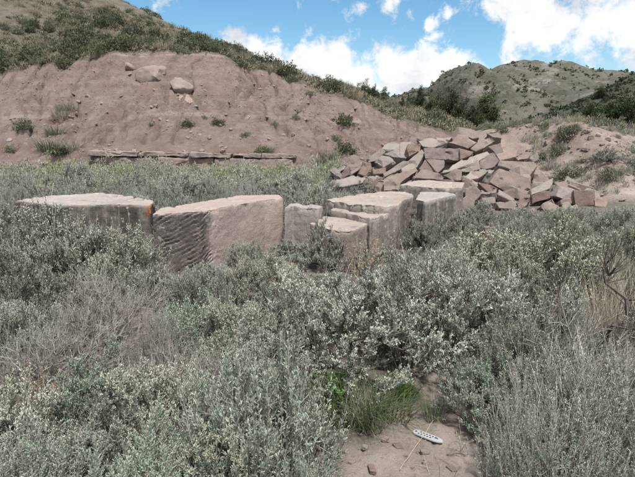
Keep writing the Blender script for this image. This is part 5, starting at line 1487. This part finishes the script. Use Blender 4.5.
for k in range(120):
    x, y = rh.uniform(7.2, 13), rh.uniform(14, 19.5)
    if x < 7.9 and y < 15: continue
    s_ = rh.uniform(0.08, 0.32)
    o = link('spoil_stone', rock_protos[k % 12]); o.location = (x, y, float(gh(x, y)) + 0.01); o.scale = (s_,) * 3
    o.rotation_euler = (rh.uniform(-.4, .4), rh.uniform(-.4, .4), rh.uniform(0, 6))
    tag(o, size_word(s_, (0.15, 0.24), ('tiny', 'small', 'larger')) + ' loose ' + ('pinkish', 'greyish', 'brownish')[(k % 12) % 3] + ' stone on the spoil ' + beside(SPOIL_LAND, x, y, (1, 2.5)), 'stone', 'loose stones on the spoil mound')
def spoil_grass():
    g = np.random.default_rng(88); n = 900
    x = 7.3 + 12 * g.random(n); y = g.uniform(13.6, 22, n); k = ~((x < 7.9) & (y < 15.2)) & (fbm(x * 0.7, y * 0.7, 0, 3, 89) + g.normal(0, 0.25, n) > -0.05); x, y = x[k], y[k]; m = len(x); z = gh(x, y)
    V, Q, t, _ = light_bush(90, 14, 4, 0.5, 0.035, 0.15, 0.35, 0.3, 0.1, 1.6)
    sc = g.uniform(0.15, 0.42, m); a = g.uniform(0, 6.28, m); c, sn = np.cos(a)[:, None], np.sin(a)[:, None]
    W = np.stack([(V[None, :, 0] * c - V[None, :, 1] * sn) * sc[:, None] + x[:, None], (V[None, :, 0] * sn + V[None, :, 1] * c) * sc[:, None] + y[:, None], V[None, :, 2] * sc[:, None] + z[:, None] - 0.01], -1)
    me = quad_mesh('spoil_grass', W.reshape(-1, 3), (Q[None] + (np.arange(m) * len(V))[:, None, None]).reshape(-1, 4), np.tile(t, m))
    tag(link('spoil_grass', me, grass_grey), 'thin dry grass scattered over the red spoil mound', 'dry grass', None, 'stuff')
spoil_grass()
lap('farscrub')
# ------------------------------------------------------------------ the pocket tool on the soil
steel_m, t_, p_, o_ = new_mat('brushed_steel')
p_.inputs['Base Color'].default_value = (0.44, 0.45, 0.47, 1); p_.inputs['Metallic'].default_value = 0.3; p_.inputs['Roughness'].default_value = 0.35
blk_m, t_, p_, o_ = new_mat('black_rubber')
p_.inputs['Base Color'].default_value = (0.015, 0.015, 0.017, 1); p_.inputs['Roughness'].default_value = 0.6
dk_m, t_, p_, o_ = new_mat('dark_grey_steel')
p_.inputs['Base Color'].default_value = (0.12, 0.12, 0.13, 1); p_.inputs['Metallic'].default_value = 0.5; p_.inputs['Roughness'].default_value = 0.45
def pocket_tool():
    A = ground_hit(413.5, 432); B = ground_hit(443, 446.5)
    c = (A + B) / 2; L = float(np.linalg.norm((B - A)[:2])); ang = math.atan2(B[1] - A[1], B[0] - A[0])
    e = np.array([A + (B - A) * k for k in np.linspace(0, 1, 9)]); hgt = gh(e[:, 0], e[:, 1]) + near_relief(e[:, 0], e[:, 1])
    k1, k0 = np.polyfit(np.linspace(-0.5, 0.5, 9) * L, hgt, 1); lift = float(np.max(hgt - (k0 + k1 * np.linspace(-0.5, 0.5, 9) * L)))
    root = empty('pocket_tool', (c[0], c[1], k0 + lift + 0.001), ang)
    root.rotation_euler = (0.06, -math.atan(k1), ang)
    tag(root, 'silver folding pocket tool with rows of black slots lying on bare soil', 'pocket tool')
    hw, th = L * 0.125, 0.009
    def bar(name, outline, z0, z1, mat, bev=0.0015):
        bm = prism([(x, y, z1) for x, y in outline], [(x, y, z0) for x, y in outline])
        bmesh.ops.bevel(bm, geom=list(bm.edges), offset=bev, segments=2, affect='EDGES', clamp_overlap=True)
        return link(name, finish(bm, name, 30), mat, root)
    n = 10
    def capsule(x0, x1, w, taper=1.0):
        pts = [(x1 - w * taper + w * taper * math.sin(math.pi * k / n), w * math.cos(math.pi * k / n) * (1 if k else 1)) for k in range(n + 1)]
        pts += [(x0 + w - w * math.sin(math.pi * k / n), -w * math.cos(math.pi * k / n)) for k in range(n + 1)]
        return pts
    body = bar('handle', capsule(-L / 2, L / 2, hw, 2.8), 0.0, th, steel_m, 0.002)
    for r in range(2):
        for k in range(5):
            x = -L * 0.29 + k * L * 0.10 + r * L * 0.03; y = hw * (0.36 if r else -0.36)
            w, h = L * 0.026, hw * 0.17
            o = bar('slot', [(x - w, y - h), (x + w * 0.6, y - h), (x + w, y + h), (x - w * 0.6, y + h)], th - 0.001, th + 0.0012, blk_m, 0.0004)
    bar('belt_clip', [(L * 0.21, hw * 0.05), (L * 0.34, hw * 0.05), (L * 0.30, hw * 0.42), (L * 0.21, hw * 0.55)], th - 0.001, th + 0.002, dk_m, 0.0005)
    bm = bmesh.new(); bmesh.ops.create_cone(bm, cap_ends=True, segments=16, radius1=hw * 0.3, radius2=hw * 0.26, depth=0.003)
    bmesh.ops.translate(bm, vec=(-L * 0.40, 0, th + 0.0006), verts=bm.verts)
    link('pivot_screw', finish(bm, 'pivot_screw'), dk_m, root)
    return root
pocket_tool()
def straw(label, u0, v0, u1, v1, w=0.0014):
    a = ground_hit(u0, v0); b = ground_hit(u1, v1)
    n = 9; P = np.array([a + (b - a) * k / n for k in range(n + 1)])
    P[:, 2] = gh(P[:, 0], P[:, 1]) + np.maximum(near_relief(P[:, 0], P[:, 1]), 0) + 0.018 + 0.006 * np.sin(np.linspace(0, 3.1, n + 1))
    ac = Acc(); V, Q = tubes(P[:-1], P[1:], w, w * 0.85, 4); ac.add(V, Q, 0.6)
    o = link('dry_straw', ac.mesh('dry_straw'), straw_mat); tag(o, label, 'straw')
straw('long pale straw lying across the silver pocket tool', 400, 474, 433, 424)
rng = np.random.default_rng(77)
for k, (u, v, s) in enumerate([(425, 452, 0.055), (352, 462, 0.05), (452, 470, 0.06), (412, 468, 0.035), (385, 440, 0.05), (398, 447, 0.06), (440, 400, 0.045), (430, 385, 0.05), (372, 470, 0.07), (365, 448, 0.045), (405, 425, 0.04)]):
    p = ground_hit(u, v)
    o = link('soil_stone', rock_protos[(k * 5 + 1) % 12]); o.location = (p[0], p[1], p[2] + 0.004); o.scale = (s,) * 3; o.rotation_euler = (0, 0, k)
    tag(o, ['stone touching the pocket tool side', 'clod by the low fresh sagebrush edge', 'stone at the near right edge of the bare soil', 'tiny stone at the near end of the straw', 'stone below the green grass clump', 'larger clod between the grass clump and straw', 'stone at the middle of the bare soil', 'stone at the head of the bare soil', 'largest clod at the near edge of the bare soil', 'clod at the side of the upright sagebrush', 'tiny stone beside the blue-green grass tuft'][k], 'stone', 'clods on the bare soil')
def clods():
    rng = np.random.default_rng(9); n = 700
    b = BARE; lo, hi = b.min(0) - 0.3, b.max(0) + 0.3
    x = rng.uniform(lo[0], hi[0], n); y = rng.uniform(lo[1], hi[1], n)
    me = rock_protos[1]; co = np.empty(len(me.vertices) * 3, np.float32); me.vertices.foreach_get('co', co); co = co.reshape(-1, 3)
    oc = np.array([[1, 0, 0], [-1, 0, 0], [0, 1, 0], [0, -1, 0], [0, 0, 1], [0, 0, -1]], float)
    F = np.array([[0, 2, 4], [2, 1, 4], [1, 3, 4], [3, 0, 4], [2, 0, 5], [1, 2, 5], [3, 1, 5], [0, 3, 5]])
    s = 0.004 + 0.014 * rng.random(n) ** 3
    V = oc[None] * rng.uniform(0.5, 1.3, (n, 6, 1)) * s[:, None, None] * np.array([1, 1, 0.6]) + np.stack([x, y, gh(x, y) + 0.002], 1)[:, None]
    Q = (F[None] + (np.arange(n) * 6)[:, None, None]).reshape(-1, 3)
    m = quad_mesh('soil_crumbs', V.reshape(-1, 3), Q)
    tag(link('soil_crumbs', m, bpy.data.materials['dry_soil']), 'crumbs and grit on the bare soil', 'soil crumbs', None, 'stuff')
clods()
# prototypes that were never placed would sit at the origin
for ps in PROTO.values():
    for p in ps:
        if p.name not in USED:
            for ch in KIDS[p.name]: bpy.data.objects.remove(ch)
            bpy.data.objects.remove(p)
print('sage individuals', nsage, 'field', len(field), 'low', len(low), 'hill', cnt_h, 'objects', len(bpy.data.objects))
lap('end')
